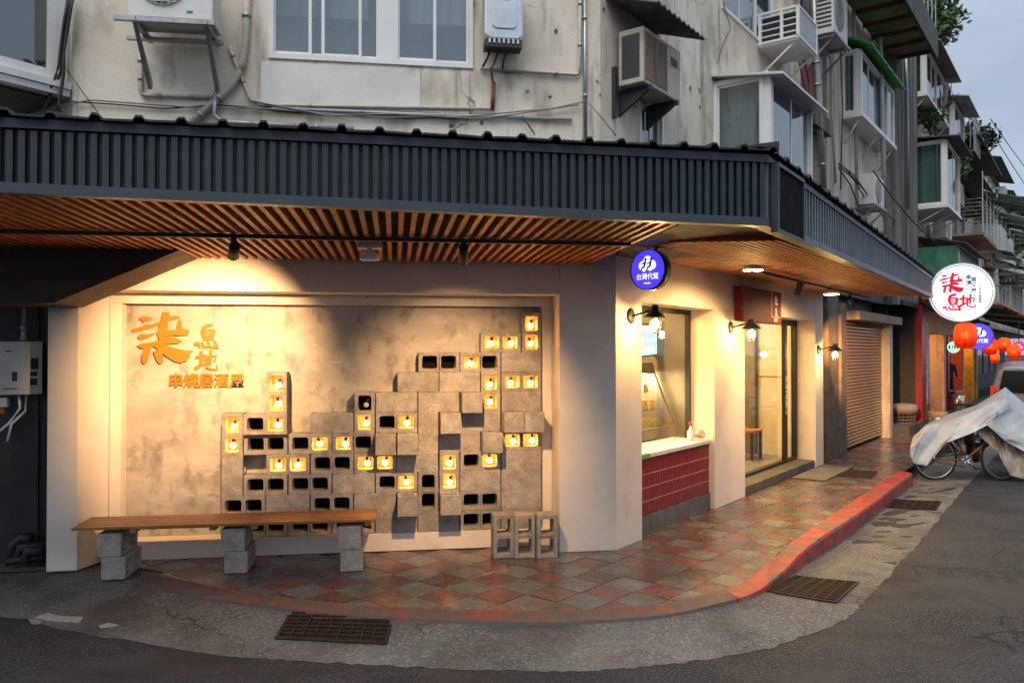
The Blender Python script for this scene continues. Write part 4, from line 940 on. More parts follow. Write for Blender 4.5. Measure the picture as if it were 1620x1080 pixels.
def window(fr, l0, l1, z0, z1, s, cuts, parent, cur='curtain', name='window', fm='alu_white', fw=.045):
    """frame mesh with sash and pane children; cuts are fractions of the width"""
    mb = MB(fr)
    for q in ((l0,l1,z0,z0+fw),(l0,l1,z1-fw,z1),(l0,l0+fw,z0+fw,z1-fw),(l1-fw,l1,z0+fw,z1-fw)): mb.box(q[0],q[1],s-.02,s+.07,q[2],q[3])
    w = mb.build(name, fm, parent); e = [l0+fw]+[lerp(l0,l1,c) for c in cuts]+[l1-fw]; g = .016
    for i, (a, b) in enumerate(zip(e, e[1:])):
        so_ = s+.005+(.022 if i % 2 else 0); mb = MB(fr)
        for q in ((a-.012,a+g,z0+fw,z1-fw),(b-g,b+.012,z0+fw,z1-fw),(a+g,b-g,z0+fw,z0+fw+.03),(a+g,b-g,z1-fw-.03,z1-fw)): mb.box(q[0]+.001*i,q[1],so_,so_+.02,q[2],q[3])
        mb.build('sash', fm, w); MB(fr).box(a+g,b-g,so_+.008,so_+.012,z0+fw+.03,z1-fw-.03).build('pane', 'pane', w)
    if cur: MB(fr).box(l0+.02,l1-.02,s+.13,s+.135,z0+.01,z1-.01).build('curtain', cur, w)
    return w
SU = .05
w1 = (A.px(425,98,SU)[0], A.px(605,98,SU)[0], 4.53, 5.8); w2 = (A.px(622,100,SU)[0], A.px(748,100,SU)[0], 4.53, 5.8)
aL, aRt = A.px(115,100,SU)[0], A.px(950,100,SU)[0]
wall_holes(A, aL, aRt, 2.9, 9.6, SU, [w1, w2], .14, 'upper_wall', 'plaster', bld)
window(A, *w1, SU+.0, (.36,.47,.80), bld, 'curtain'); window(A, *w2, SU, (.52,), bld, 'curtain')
MB(A).box(w1[1]-.13,w1[1]-.05,SU+.11,SU+.125,4.55,5.75).build('curtain', 'curtain_warm', bld)
for w_ in (w1, w2): MB(A).box(w_[0]+.05,w_[1]-.05,SU+.105,SU+.109,4.55,4.97).build('lower_tone_panel', 'lower_pane_tone', bld)  # added panels standing in for the frosted glass's darker lower half
MB(A).box(w1[1],w2[0],SU-.02,SU+.1,4.53,5.8).build('window_post', 'alu_white', bld)
a_, b_ = A.px(413,100,SU)[0], A.px(665,105,SU)[0]; MB(A).box(a_,b_,SU-.012,SU,4.10,4.50).build('render_patch', 'plaster_patch', bld)
MB(A).box(b_+.004,A.px(742,105,SU)[0],SU-.018,SU,4.10,4.49).build('render_patch', 'plaster', bld)
# chips in the render
for px, py, r in ((445,123,.02),(549,129,.02),(640,132,.015),(516,160,.03),(835,145,.02),(870,153,.018),(713,200,.03),(762,195,.02),(880,50,.022),(955,15,.03),(945,130,.02),(950,150,.02),(1092,140,.03),(1107,145,.03),(1107,170,.03)):
    fr = A if px < 948 else B; l, z = fr.px(px, py, SU)
    if fr is B: l, z = fr.px(px, py, .13)
    s = SU if fr is A else .13
    pts = [(l+r*random.uniform(.5,1.2)*math.cos(q)*(1 if fr is A else .8), z+r*random.uniform(.4,1.5)*math.sin(q)) for q in [k*math.pi/4 for k in range(8)]]
    MB(fr).plate(pts, s-.003, s+.01).build('chip', 'stained', bld)
pts = []
# corner to side street, upper wall
K = A(aRt, SU, 0); kb_, ks_ = in_fr(B, K); SB = ks_
hw = (3.0, 5.0, 6.25, 7.7); hq = (B.px(1010,200,SB)[0], B.px(1048,200,SB)[0], 3.5, 4.5)
wall_holes(B, kb_, 5.15, 2.9, 9.6, SB, [hw, hq], .14, 'upper_wall', 'plaster', bld)
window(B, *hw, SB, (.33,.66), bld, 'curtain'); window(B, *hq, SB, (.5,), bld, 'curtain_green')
# left street wall and roof
WL = Frame(A(aL, SU, 0), Vector((-B.n.x*-1, -B.n.y*-1, 0)).normalized()); 
LW = Frame(A(aL,SU,0), B.n)                 # runs away from the corner to the back left
mb = MB(LW); mb.box(0.0, 9, -.25, -.002, 2.9, 9.6); mb.build('upper_wall', 'plaster', bld)
P = [A(aL,SU,0), A(aRt,SU,0), B(5.15,SB,0), B(5.15,8,0), LW(9,-.1,0)]
mb = MB(); mb.prism([(p.x,p.y) for p in P], 9.6, 9.75); mb.build('roof_slab', 'plaster', bld)  # roof out of view, added to block light from above
# ---- protruding window at the far left (side of the left street)
pL = A(aL-.06, SU+.0, 0); d_ = (-V); BY = Frame(pL, V)     # l<0 comes towards the camera
bay = thing('bay_window', 'white aluminium bay window round the left corner above the canopy', 'bay window', BY(-.6,.2,4.2))
zb0, zt0 = 4.22, 5.9
mb = MB(BY)
for q in ((-1.3,0,zb0,zb0+.09),(-1.3,0,zt0-.08,zt0),(-.14,0,zb0+.09,zt0-.08),(-1.3,-1.18,zb0+.09,zt0-.08)): mb.box(q[0],q[1],0,.08,q[2],q[3])
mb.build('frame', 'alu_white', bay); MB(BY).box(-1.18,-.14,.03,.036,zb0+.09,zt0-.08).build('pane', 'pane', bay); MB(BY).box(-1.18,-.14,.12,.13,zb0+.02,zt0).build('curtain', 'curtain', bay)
MB(BY).box(-1.3,-.02,.045,.1,zb0+.02,zb0+.75).build('louvre_board', 'ac_dark', bay)
MB(BY).box(-1.32,.03,-.05,.9,zb0-.06,zb0-.002).build('sill', 'alu_white', bay); MB(BY).box(-1.32,.03,-.03,.9,zb0-.12,zb0-.062).build('sill', 'alu', bay)
MB(BY).box(-1.28,0,.1,1.2,zb0-.14,zb0-.125).build('underside', 'soffit', bay)
MB(BY).tube([(-1.1,.1,zb0-.1),(-.18,.1,3.55)], .022).build('brace', 'alu_white', bay)
# ---- left air conditioner
def ac_unit(fr, l0, l1, s0, s1, z0, z1, label, fan=True, cm='ac_white', bracket=True, group='outdoor air conditioners on the walls'):
    t = thing('air_conditioner', label, 'air conditioner', fr((l0+l1)/2, (s0+s1)/2, z0), group)
    MB(fr).box(l0,l1,s0,s1,z0,z1).build('casing', cm, t, bevel=.012)
    if not fan: return t
    w = l1-l0; h = z1-z0; c = (l0+w*.40, (z0+z1)/2); r = min(h*.42, w*.3)
    mb = MB(fr); pts = [(c[0]+r*math.cos(k*math.pi/14), s0-.004, c[1]+r*math.sin(k*math.pi/14)) for k in range(28)]
    mb.add(pts, [tuple(range(28))]); mb.build('fan_opening', 'ac_dark', t)
    mb = MB(fr)
    for k in range(9): x = c[0]-r+2*r*k/8; hh = math.sqrt(max(0, r*r-(x-c[0])**2)); mb.box(x-.003,x+.003,s0-.014,s0-.008,c[1]-hh,c[1]+hh)
    for k in range(15): z = c[1]-r+2*r*k/14; hh = math.sqrt(max(0, r*r-(z-c[1])**2)); mb.box(c[0]-hh,c[0]+hh,s0-.0185,s0-.0145,z-.003,z+.003)
    for rr in (r, r*.66, r*.33): mb.tube([(c[0]+rr*math.cos(k*math.pi/14), s0-.012, c[1]+rr*math.sin(k*math.pi/14)) for k in range(28)], .004, 4, True)
    mb.build('grille', 'ac_white', t)
    if bracket:
        for l in (l0+w*.08, l1-w*.08):
            mb = MB(fr); mb.box(l-.02,l+.02,s0-.06,s1+.12,z0-.05,z0-.012); mb.hexa([(l-.018,s0+.02,z0-.06),(l+.018,s0+.02,z0-.06),(l+.018,s1+.10,z0-.46),(l-.018,s1+.10,z0-.46)], [(l-.018,s0-.02,z0-.03),(l+.018,s0-.02,z0-.03),(l+.018,s1+.12,z0-.40),(l-.018,s1+.12,z0-.40)])
            mb.build('bracket', 'galv', t)
        MB(fr).box(l0-.1,l1+.02,s0-.05,s0-.01,z0-.049,z0-.013).build('rail', 'galv', t); MB(fr).box(l0-.1,l1+.02,s1-.05,s1,z0-.08,z0-.051).build('rail', 'galv', t)
    return t
a_, z_ = A.px(202, 26, -.45); b_ = A.px(333, 26, -.45)[0]
t = ac_unit(A, a_, b_+.02, -.45, -.12, z_+.0, z_+.62, 'white outdoor air conditioner on a steel bracket left of the wide window')
a_, z_ = A.px(305, 20, -.452); mb = MB(A); mb.box(a_-.05,a_+.0,-.4525,-.4515,z_-.008,z_+.012); mb.build('badge', 'green_sheet', t)
# ---- water heater on the upper wall
a_, z_ = A.px(766, 72, -.2); b_ = A.px(828, 72, -.2)[0]
t = thing('gas_water_heater', 'silver gas water heater hanging on the wall beside the windows', 'water heater', A((a_+b_)/2,-.1,z_))
def rr(a, b, z0, z1, r, k=5):
    o = []
    for cx, cz, q in ((b-r,z1-r,0),(a+r,z1-r,1),(a+r,z0+r,2),(b-r,z0+r,3)):
        o += [(cx+r*math.cos((q+i/k)*math.pi/2), cz+r*math.sin((q+i/k)*math.pi/2)) for i in range(k+1)]
    return o
MB(A).plate(rr(a_,b_,z_+.06,z_+.62,.07), -.2, -.02).build('body', 'steel_silver', t, bevel=.02)
MB(A).plate(rr(a_+.07,b_-.06,z_+.16,z_+.56,.05), -.212, -.2).build('front_panel', 'steel_silver', t, bevel=.006)
MB(A).plate([(lerp(a_,b_,.45),z_+.42),(lerp(a_,b_,.65),z_+.42),(lerp(a_,b_,.55),z_+.5)], -.214, -.2125).build('warning_mark', 'ink_dark', t)
mb = MB(A); mb.box(a_+.01,b_-.01,-.19,-.03,z_+.0,z_+.07); mb.build('base_vent', 'ac_dark', t)
mb = MB(A)
for k in range(7): x = lerp(a_+.05,b_-.05,k/6); mb.box(x-.008,x+.008,-.204,-.19,z_+.03,z_+.07)
mb.build('vent_slots', 'alu', t)
for k, pts in enumerate(([(778,74),(772,90),(764,105)],[(790,74),(783,98),(777,108),(780,130)],[(805,74),(797,95),(795,108)])):
    MB(A).tube([(*[A.px(x,y,-.08)[0]], -.08+.02*(i>0), A.px(x,y,-.08)[1]) for i,(x,y) in enumerate(pts)], .011, 7).build('hose', 'rust' if k == 1 else 'cable', t)
# ---- pipes and cables on the wall
def pipe(pts, r, m, label, cat, s=None, fr=A, group=None, name='pipe', clips=0):
    s = (SU-r-.012 if s is None else s); P = []
    for x, y in pts: l, z = fr.px(x, y, s); P.append((l, s, z))
    Q = []
    for i, p in enumerate(P):
        if 0 < i < len(P)-1:
            a, b = Vector(P[i-1]), Vector(P[i+1]); c = Vector(p); k = min(.05, (a-c).length*.3, (b-c).length*.3)
            p0, p1 = c+(a-c).normalized()*k, c+(b-c).normalized()*k
            Q += [tuple(p0), tuple(c*.5+p0*.25+p1*.25), tuple(p1)]
        else: Q.append(p)
    if clips:
        t = thing(name, label, cat, fr(*P[0]), group); MB(fr).tube(Q, r, 8).build('run', m, t)
        for i in range(1, len(Q)):
            if (Vector(Q[i])-Vector(Q[i-1])).length > .25:
                for f in (.2, .7):
                    c = Vector(Q[i-1]).lerp(Vector(Q[i]), f); d = (Vector(Q[i])-Vector(Q[i-1])).normalized(); MB(fr).tube([tuple(c-d*.015), tuple(c+d*.015)], r*1.3, 8).build('clip', 'galv', t)
        return t
    return MB(fr).tube(Q, r, 7).build(name, m, None, label, cat, group)
pipe([(391,-30),(389,58),(383,105),(365,138),(300,197)], .033, 'pipe_beige', 'thick beige drain pipe bending behind the canopy roof', 'pipe', clips=1)
pipe([(222,85),(222,151),(338,154)], .018, 'pipe_beige', 'thin beige pipe elbow under the left air conditioner', 'pipe', clips=1)
pipe([(341,146),(338,182),(352,193),(560,204)], .02, 'galv', 'galvanised water pipe with elbow joints below the air conditioner', 'pipe', s=SU-.07, clips=1)
pipe([(362,72),(396,158),(410,166),(780,173)], .014, 'pipe_beige', 'beige conduit running under the wide window', 'pipe', clips=1)
pipe([(430,171),(640,180),(905,189)], .015, 'pipe_grey', 'grey conduit with couplings running just above the canopy', 'pipe', clips=1)
pipe([(918,-20),(917,119),(760,108)], .017, 'pipe_beige', 'beige pipe dropping and turning below the silver heater', 'pipe', clips=1)
pipe([(925,-20),(926,225)], .018, 'galv', 'straight vertical steel conduit near the building corner', 'pipe', clips=1)
pipe([(781,130),(779,174)], .02, 'rust', 'rusty valve pipe hanging under the silver heater', 'pipe')
for i, pts in enumerate(([(82,180),(100,160),(180,165),(260,172),(345,166),(480,178)],[(90,172),(140,158),(300,170),(420,172),(600,186),(740,184),(870,172),(926,161)],[(400,160),(520,183),(620,180),(760,188),(820,180),(916,166)],[(105,110),(130,145),(155,178)],[(930,161),(955,190),(975,215)],[(826,183),(846,213)])):
    pipe(pts, .0065 if i != 3 else .004, 'cable_grey' if i in (1,2,4) else 'cable', 'sagging cable strung along the plaster above the canopy', 'cable', s=SU-.03-.008*i, group='sagging cables on the front wall', name='cable')
for i, pts in enumerate(([(113,-10),(104,30),(97,75),(98,110),(85,140),(72,165),(70,185)],[(116,-10),(108,40),(101,80),(101,115),(96,150),(90,175)],[(108,-10),(100,40),(95,80),(92,110),(80,140)],[(119,-10),(110,20),(104,60),(100,100),(98,140),(92,160),(96,178)])):
    pipe(pts, .014 if i < 2 else .010, 'cable', 'thick black cable of the bundle at the left building corner', 'cable', s=SU-.07-.02*i, group='black cable bundle at the left corner', name='cable')
pipe([(1143,0),(1156,45),(1140,80),(1136,100)], .005, 'cable', 'thin cable looping down to the small bay window', 'cable', s=SB-.03, fr=B, name='cable')
# ---- air conditioner with little roof on the side street wall
b0 = B.px(977,135,SB-.05)[0]; so_ = SB-.33
z0 = B.px(1013,126,so_)[1]
t = ac_unit(B, b0, b0+.85, so_, SB-.06, z0, z0+.54, 'old outdoor air conditioner under a small corrugated roof near the building corner', fan=False, cm='ac_old')
mb = MB(B); mb.box(b0-.006,b0-.001,so_+.04,SB-.1,z0+.06,z0+.48); mb.build('side_mesh', 'ac_dark', t)
for k in range(9): MB(B).box(b0+.03+k*.055,b0+.075+k*.055,so_-.008,so_-.001,z0+.04,z0+.5).build('rusty_slat', 'rust_board', t)
MB(B).box(b0+.62,b0+.76,so_-.006,so_-.001,z0+.34,z0+.42).build('vent', 'ac_dark', t)
for l in (b0+.12, b0+.72):
    mb = MB(B); mb.box(l-.02,l+.02,so_-.03,SB,z0-.05,z0-.002); mb.hexa([(l-.02,so_+.02,z0-.06),(l+.02,so_+.02,z0-.06),(l+.02,SB,z0-.26),(l-.02,SB,z0-.26)], [(l-.02,so_-.02,z0-.02),(l+.02,so_-.02,z0-.02),(l+.02,SB,z0-.02),(l-.02,SB,z0-.02)]); mb.build('bracket', 'ac_dark', t)
MB(B).box(b0-.03,b0+.02,SB-.04,SB-.001,z0-.3,z0+.2).build('wall_plate', 'ac_dark', t)
mb = MB(); n = 22; rows = []
for tt in (0, 1):
    rows.append([B(lerp(b0-.16,b0+1.02,i/(n-1)), lerp(SB,so_-.22,tt), z0+lerp(.86,.66,tt)+(.014 if i % 2 else -.014)) for i in range(n)])
mb.add(rows[0]+rows[1]+[v+UP*.012 for v in rows[0]+rows[1]], [(i,i+1,n+i+1,n+i) for i in range(n-1)]+[(2*n+i,3*n+i,3*n+i+1,2*n+i+1) for i in range(n-1)]+[(n+i,n+i+1,3*n+i+1,3*n+i) for i in range(n-1)]+[(0,n,3*n,2*n),(n-1,2*n-1,4*n-1,3*n-1)], False, True)
mat('asbestos', (.20,.18,.16), .9, amt=.3, scale=9, grime=(.07,.055,.045), gscale=5)
mb.build('corrugated_rain_roof', 'asbestos', None, 'small weathered corrugated rain roof over the old air conditioner', 'rain roof')
# ---- generic bay window
def baywin(l0, l1, so, si, z0, z1, label, roofm='alu', rise=.25, over=.18, near='curtain', front='curtain', cuts=(.5,), ncut=(), sill=True, braces=True, group=None, drop=0.0, pm='alu_white'):
    t = thing('bay_window', label, 'bay window', B((l0+l1)/2, so, z0), group); p = .06
    NF = Frame(B(l0, si, 0), -B.n)             # near side, l runs outwards
    wd = si-so
    window(NF, .0, wd-p, z0, z1, .0, ncut, t, near, 'side_window', pm)
    window(B, l0+p, l1-.01, z0, z1, so, cuts, t, front, 'front_window', pm)
    MB(B).box(l0-.004,l0+p-.002,so-.024,so+p,z0,z1).build('corner_post', pm, t)
    if sill: MB(B).box(l0-.04,l1+.04,so-.05,si,z0-.07,z0-.002).build('sill', pm, t)
    mb = MB(B); mb.hexa([(l0-over*.5,si,z1+rise),(l1+over*.5,si,z1+rise),(l1+over*.5,so-over,z1+.02-drop),(l0-over*.5,so-over,z1+.02-drop)], [(l0-over*.5,si,z1+rise+.03),(l1+over*.5,si,z1+rise+.03),(l1+over*.5,so-over,z1+.05-drop),(l0-over*.5,so-over,z1+.05-drop)])
    mb.build('rain_roof', roofm, t)
    MB(B).box(l0+.01,l1-.01,so+.02,si,z1+.001,z1+.03).build('top_board', pm, t)
    if braces:
        for l in (l0+.08, (l0+l1)/2, l1-.08): MB(B).tube([(l,so+.03,z0-.07),(l,si-.02,z0-.5)], .016, 6).build('brace', 'alu', t)
    return t
b0 = 2.77
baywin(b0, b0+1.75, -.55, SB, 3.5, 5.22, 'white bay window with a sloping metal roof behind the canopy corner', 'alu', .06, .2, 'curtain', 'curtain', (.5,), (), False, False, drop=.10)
# ---- louvre box for an old air conditioner
b0 = 4.35; so_ = -.43; z0, z1 = 6.17, 6.62
t = thing('air_conditioner_cage', 'white metal air conditioner cage with open louvres on braces', 'cage', B(b0+.4,so_,z0))
mb = MB(B)
for l in (b0, b0+.85):
    for s in (so_, SB-.04): mb.box(l-.02,l+.02,s-.02,s+.02,z0,z1)
for z in (z0+.01, z1-.03):
    mb.box(b0-.02,b0+.87,so_-.021,so_+.019,z,z+.03); mb.box(b0-.021,b0+.019,so_+.02,SB,z,z+.03); mb.box(b0+.831,b0+.871,so_+.02,SB,z,z+.03)
mb.box(b0-.018,b0+.018,(so_+SB)/2-.08,(so_+SB)/2-.04,z0+.04,z1-.03)
mb.build('frame', 'alu_white', t); MB(B).box(b0,b0+.85,so_,SB,z0-.02,z0+.009).build('tray', 'ac_white', t)
for k in range(4): MB(B).box(b0-.012,b0+.012,so_+.02,SB-.02,z0+.1+k*.09,z0+.115+k*.09).build('louvre', 'alu_white', t)
MB(B).box(b0+.06,b0+.8,so_+.03,SB-.05,z0+.02,z1-.05).build('inner_unit', 'ac_dark', t); MB(B).box(b0+.03,b0+.82,so_-.012,so_-.005,z0+.04,z1-.03).build('mesh_front', 'galv', t)
for l in (b0+.05, b0+.8): MB(B).tube([(l,so_+.05,z0-.02),(l,SB,z0-.42)], .014, 6).build('brace', 'alu_white', t)
# ================================================================== SIDE STREET BUILDINGS
def facade(name, label, l0, l1, s, z0, z1, m, holes=(), back=7):
    t = thing(name, label, 'building', B((l0+l1)/2, s, 0))
    wall_holes(B, l0, l1, z0, z1, s, list(holes), .12, 'wall', m, t)
    MB(B).box(l0+.003, l1-.003, s+.43, back, z0, z1-.02).build('core', m, t); MB(B).box(l0-.002, l1+.002, s-.12, back+.01, z1-.02, z1+.12).build('roof_slab', 'rust_slab', t)
    return t
tw = facade('tiled_building', 'narrow building with small beige tiles and strips of red brick', 5.15, 8.25, .16, 2.9, 9.7, 'tile_small', [(6.35,7.0,7.0,8.2)])
for l, w, m in ((5.17,.22,'plaster'),(5.55,.16,'plaster_b'),(5.95,.12,'tile_small'),(7.15,.16,'plaster_b'),(7.6,.14,'tile_small'),(8.05,.18,'plaster_b')): MB(B).box(l,l+w,.04,.159,2.9,9.68).build('pilaster', m, tw)
for z0, z1 in ((3.4,4.3),(6.0,7.0)): MB(B).box(6.3,7.1,.10,.158,z0,z1).build('brick_infill', 'brick_red', tw)
MB(B).box(6.3,7.3,-.12,.1,5.5,5.75).build('ledge', 'stained', tw)
pipe([(1286,-40),(1290,80),(1294,160),(1303,300)], .055, 'galv', 'wide grey downpipe between the brick strips', 'pipe', s=-.06, fr=B, clips=1)
pipe([(1316,70),(1316,170),(1322,290)], .02, 'pipe_beige', 'thin beige pipe on the tiled strip', 'pipe', s=0, fr=B)
for i, pts in enumerate(([(1262,90),(1276,150),(1270,200),(1280,270)],[(1268,80),(1280,130),(1274,220),(1285,280)],[(1330,80),(1333,170),(1330,300)],[(1327,262),(1352,285),(1372,320)],[(1326,258),(1350,276),(1380,318),(1398,345)],[(1326,265),(1345,292),(1360,330)],[(1340,270),(1375,310),(1420,355)])):
    pipe(pts, .012, 'cable', 'loose black cable hanging between the upper walls of the side street', 'cable', s=-.05-.02*i, fr=B, group='loose cables along the side street', name='cable')
ac_unit(B, 6.45, 7.35, -.36, -.05, 6.95, 7.75, 'white outdoor air conditioner with a slotted side beside the wide downpipe')
mb = MB(B)
for k in range(9): mb.box(6.446,6.449,-.33,-.10,7.05+k*.07,7.085+k*.07)
mb.build('side_slots', 'ac_dark', bpy.data.objects[[o.name for o in bpy.data.objects if o.name.startswith('air_conditioner') and o.get('label','').startswith('white outdoor air conditioner with a slotted')][0]])
# building with the green roofed bay
b2 = facade('weathered_building', 'weathered grey plaster building with a green roofed bay window', 8.25, 14.7, .05, 2.9, 9.9, 'plaster_b', [(8.5,9.6,3.4,4.4)])
MB(B).box(12.15,14.68,-.22,.048,2.9,9.85).build('stained_pier', 'stained', b2)
t = baywin(8.62, 11.6, -.27, .05, 6.2, 7.35, 'white bay window with a bright green rain roof', 'green_roof', .30, .22, 'curtain', 'sheet_pale', (.22,.8), (), True, True, drop=.0)
for k in range(6): MB(B).box(8.7+k*.55,8.73+k*.55,-.50,-.48,7.36,7.42).build('roof_rib', 'green_sheet', t)
sb = thing('rusty_balcony', 'balcony slab with rusty underside and thin railing', 'balcony', B(9,-.5,8.4))
MB(B).box(6.2,12.6,-.95,.0,8.35,8.45).build('slab', 'rust_slab', sb)
for k in range(9): MB(B).box(6.3+k*.75,6.36+k*.75,-.94,.0,8.28,8.349).build('joist', 'rust', sb)
MB(B).box(6.2,12.6,-.97,-.92,8.2,8.8).build('front_plate', 'sheet_dark', sb)
for k in range(14): MB(B).box(6.25+k*.48,6.27+k*.48,-.95,-.93,8.8,9.5).build('railing_bar', 'galv', sb)
MB(B).tube([(6.2,-.94,9.5),(12.6,-.94,9.5)], .02, 6).build('handrail', 'galv', sb)
# white bay and upper windows
b3 = facade('white_window_building', 'grey building crowded with white window boxes', 14.7, 22.0, .05, 3.0, 10.0, 'plaster_b', [(19.2,20.5,3.6,4.9)])
baywin(14.92, 17.2, -.80, .05, 5.42, 6.98, 'tall white window box with a teal curtain and lower sash', 'sheet_dark', .12, .3, 'curtain_green', 'curtain_green', (.5,), (), True, True)
t = baywin(14.95, 18.4, -.36, .05, 8.2, 9.35, 'row of white upper windows below a mossy ledge', 'rust_slab', .1, .35, 'curtain_green', 'curtain', (.25,.5,.75), (), True, True)
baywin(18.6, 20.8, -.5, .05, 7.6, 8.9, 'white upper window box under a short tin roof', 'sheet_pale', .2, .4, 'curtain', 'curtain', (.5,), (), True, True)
# caged green balcony above the next shops
t = thing('green_cage_balcony', 'balcony cage with a green side sheet above the shop awnings', 'balcony', B(16.5,-.6,3.4))
MB(B).box(15.2,15.24,-1.0,.04,3.35,4.45).build('side_sheet', 'green_sheet', t); MB(B).box(15.2,19.2,-1.05,.04,3.25,3.34).build('floor', 'rust_slab', t)
for k in range(17): MB(B).tube([(15.22+k*.245,-1.02,3.34),(15.22+k*.245,-1.02,4.45)], .014, 5).build('bar', 'galv', t)
for z in (3.6,3.9,4.2,4.45): MB(B).tube([(15.22,-1.02,z),(19.2,-1.02,z)], .014, 5).build('cross_rail', 'galv', t)
MB(B).hexa([(15.1,-1.2,4.47),(19.4,-1.2,4.47),(19.4,.04,4.75),(15.1,.04,4.75)], [(15.1,-1.2,4.5),(19.4,-1.2,4.5),(19.4,.04,4.78),(15.1,.04,4.78)]).build('roof', 'sheet_dark', t)
ac_unit(B, 17.6, 18.5, -.45, -.1, 4.95, 5.5, 'outdoor air conditioner on a ledge under the white window box')
# further buildings
def plain(l0, l1, z1, m, label, nm, wins, roofm='sheet_dark', s=.05, awn=()):
    hs = [(a, b, c, d) for a, b, c, d in wins]; t = facade(nm, label, l0, l1, s, 2.9, z1, m, hs, 5)
    for h in hs: window(B, *h, s+.01, (.5,), t, random.choice(['curtain','curtain_green','curtain']))
    mb = MB(B); mb.hexa([(l0-.2,s-.7,z1+.1),(l1+.2,s-.7,z1+.1),(l1+.2,3,z1+.9),(l0-.2,3,z1+.9)], [(l0-.2,s-.7,z1+.14),(l1+.2,s-.7,z1+.14),(l1+.2,3,z1+.94),(l0-.2,3,z1+.94)]); mb.build('sheet_roof', roofm, t)
    return t
sh = plain(22.0, 26.5, 7.2, 'plaster_b', 'low grey building with a deep dark awning over a caged balcony', 'low_building', [(22.6,23.6,5.4,6.5),(24.4,25.6,5.4,6.5)])
sd = thing('rooftop_shed', 'pale ribbed sheet metal shed on the roof with an overhanging tin roof', 'shed', B(26,.3,7.3))
MB(B).box(23.2,30,.2,3,7.25,9.0).build('wall', 'sheet_pale', sd)
for k in range(23): MB(B).box(23.25+k*.29,23.28+k*.29,.17,.199,7.25,8.98).build('rib', 'sheet_pale', sd)
for k in range(9): MB(B).box(23.17,23.199,.25+k*.3,.28+k*.3,7.25,8.98).build('rib', 'sheet_pale', sd)
MB(B).hexa([(22.9,-.7,8.85),(30.5,-.7,8.85),(30.5,3.2,9.6),(22.9,3.2,9.6)], [(22.9,-.7,8.93),(30.5,-.7,8.93),(30.5,3.2,9.68),(22.9,3.2,9.68)]).build('tin_roof', 'sheet_dark', sd)
# black awning with cage
ca = thing('caged_balcony', 'dark barrel awning over a balcony cage of thin bars', 'balcony', B(20,-.8,6))
pr = [(.04,7.4),(-.5,7.35),(-.95,7.1),(-1.25,6.6)]
mb = MB(B); n = len(pr); mb.add([(19.4,s,z) for s,z in pr]+[(23.6,s,z) for s,z in pr], [(i,i+1,n+i+1,n+i) for i in range(n-1)]); mb.build('awning', 'sheet_dark', ca)
MB(B).box(19.4,23.6,-1.1,.04,5.2,5.28).build('floor', 'rust_slab', ca)
for k in range(9): MB(B).box(19.42,23.58,-1.1,-1.085,5.35+k*.11,5.365+k*.11).build('cross_rail', 'galv', ca)
for k in range(9): MB(B).box(19.42,19.435,-1.08,.04,5.35+k*.11,5.365+k*.11).build('cross_rail', 'galv', ca)
for k in range(5): MB(B).box(19.42+k*1.03,19.45+k*1.03,-1.12,-1.1,5.28,7.0).build('post', 'alu', ca)
ac_unit(B, 19.0, 19.9, -.6, -.25, 6.1, 6.7, 'small outdoor air conditioner beside the dark barrel awning', bracket=False)
for i, (l0, l1, z1, m) in enumerate(((26.5,31,7.1,'plaster'),(31,37,9.6,'plaster_b'),(37,44,9.2,'plaster'),(44,54,10.0,'plaster_b'),(54,70,9.4,'plaster'))):
    lab = ('cream building with a boxed out balcony past the rooftop shed', 'grey building with tin awnings further down the street', 'pale building beyond the tin awnings', 'distant grey block of the side street', 'last pale block at the far end of the side street')[i]
    wins = [(l0+.6+k*2.0, l0+1.8+k*2.0, z, z+1.2) for k in range(int((l1-l0-.8)//2)) for z in ((3.9,6.6) if i else (3.9,))]
    t = plain(l0, l1, z1, m, lab, 'street_building', wins)
    for z in ((5.3, 8.0) if i else (5.3,)):
        for k in range(int((l1-l0)//2.2)):
            a = l0+.4+k*2.2; mb = MB(B); d = random.uniform(.9,1.4); mb.hexa([(a,-d,z+.1),(a+1.8,-d,z+.1),(a+1.8,.04,z+.5),(a,.04,z+.5)], [(a,-d,z+.13),(a+1.8,-d,z+.13),(a+1.8,.04,z+.53),(a,.04,z+.53)]); mb.build('window_awning', random.choice(['sheet_dark','sheet_dark','green_sheet','sheet_pale']), t)
    a = l0+.8; MB(B).box(a,a+2.4,-.9,.04,5.5,5.62).build('balcony_floor', 'alu', t)
    for k in range(8): MB(B).box(a+k*.3,a+k*.3+.25,-.9,-.86,5.62,6.5).build('balcony_board', 'sheet_pale', t)
    for k in range(3): MB(B).box(a-.0,a+.04,-.85+k*.3,-.6+k*.3,5.63,6.5).build('balcony_board', 'sheet_pale', t)
pl = thing('small_green_shutter_balcony', 'green slatted shutter beside a cream sheet panel above the round white sign', 'shutter', B(22.5,-.3,3.4))
MB(B).box(20.7,22.1,-.75,-.70,3.4,4.9).build('cream_sheet', 'sheet_pale', pl); MB(B).box(20.66,20.70,-.75,.04,3.4,4.9).build('cream_sheet', 'sheet_pale', pl)
for k in range(14): MB(B).hexa([(22.2,-.5,3.4+k*.1),(24.2,-.5,3.4+k*.1),(24.2,-.46,3.46+k*.1),(22.2,-.46,3.46+k*.1)], [(22.2,-.51,3.41+k*.1),(24.2,-.51,3.41+k*.1),(24.2,-.47,3.48+k*.1),(22.2,-.47,3.48+k*.1)]).build('slat', 'green_sheet', pl)
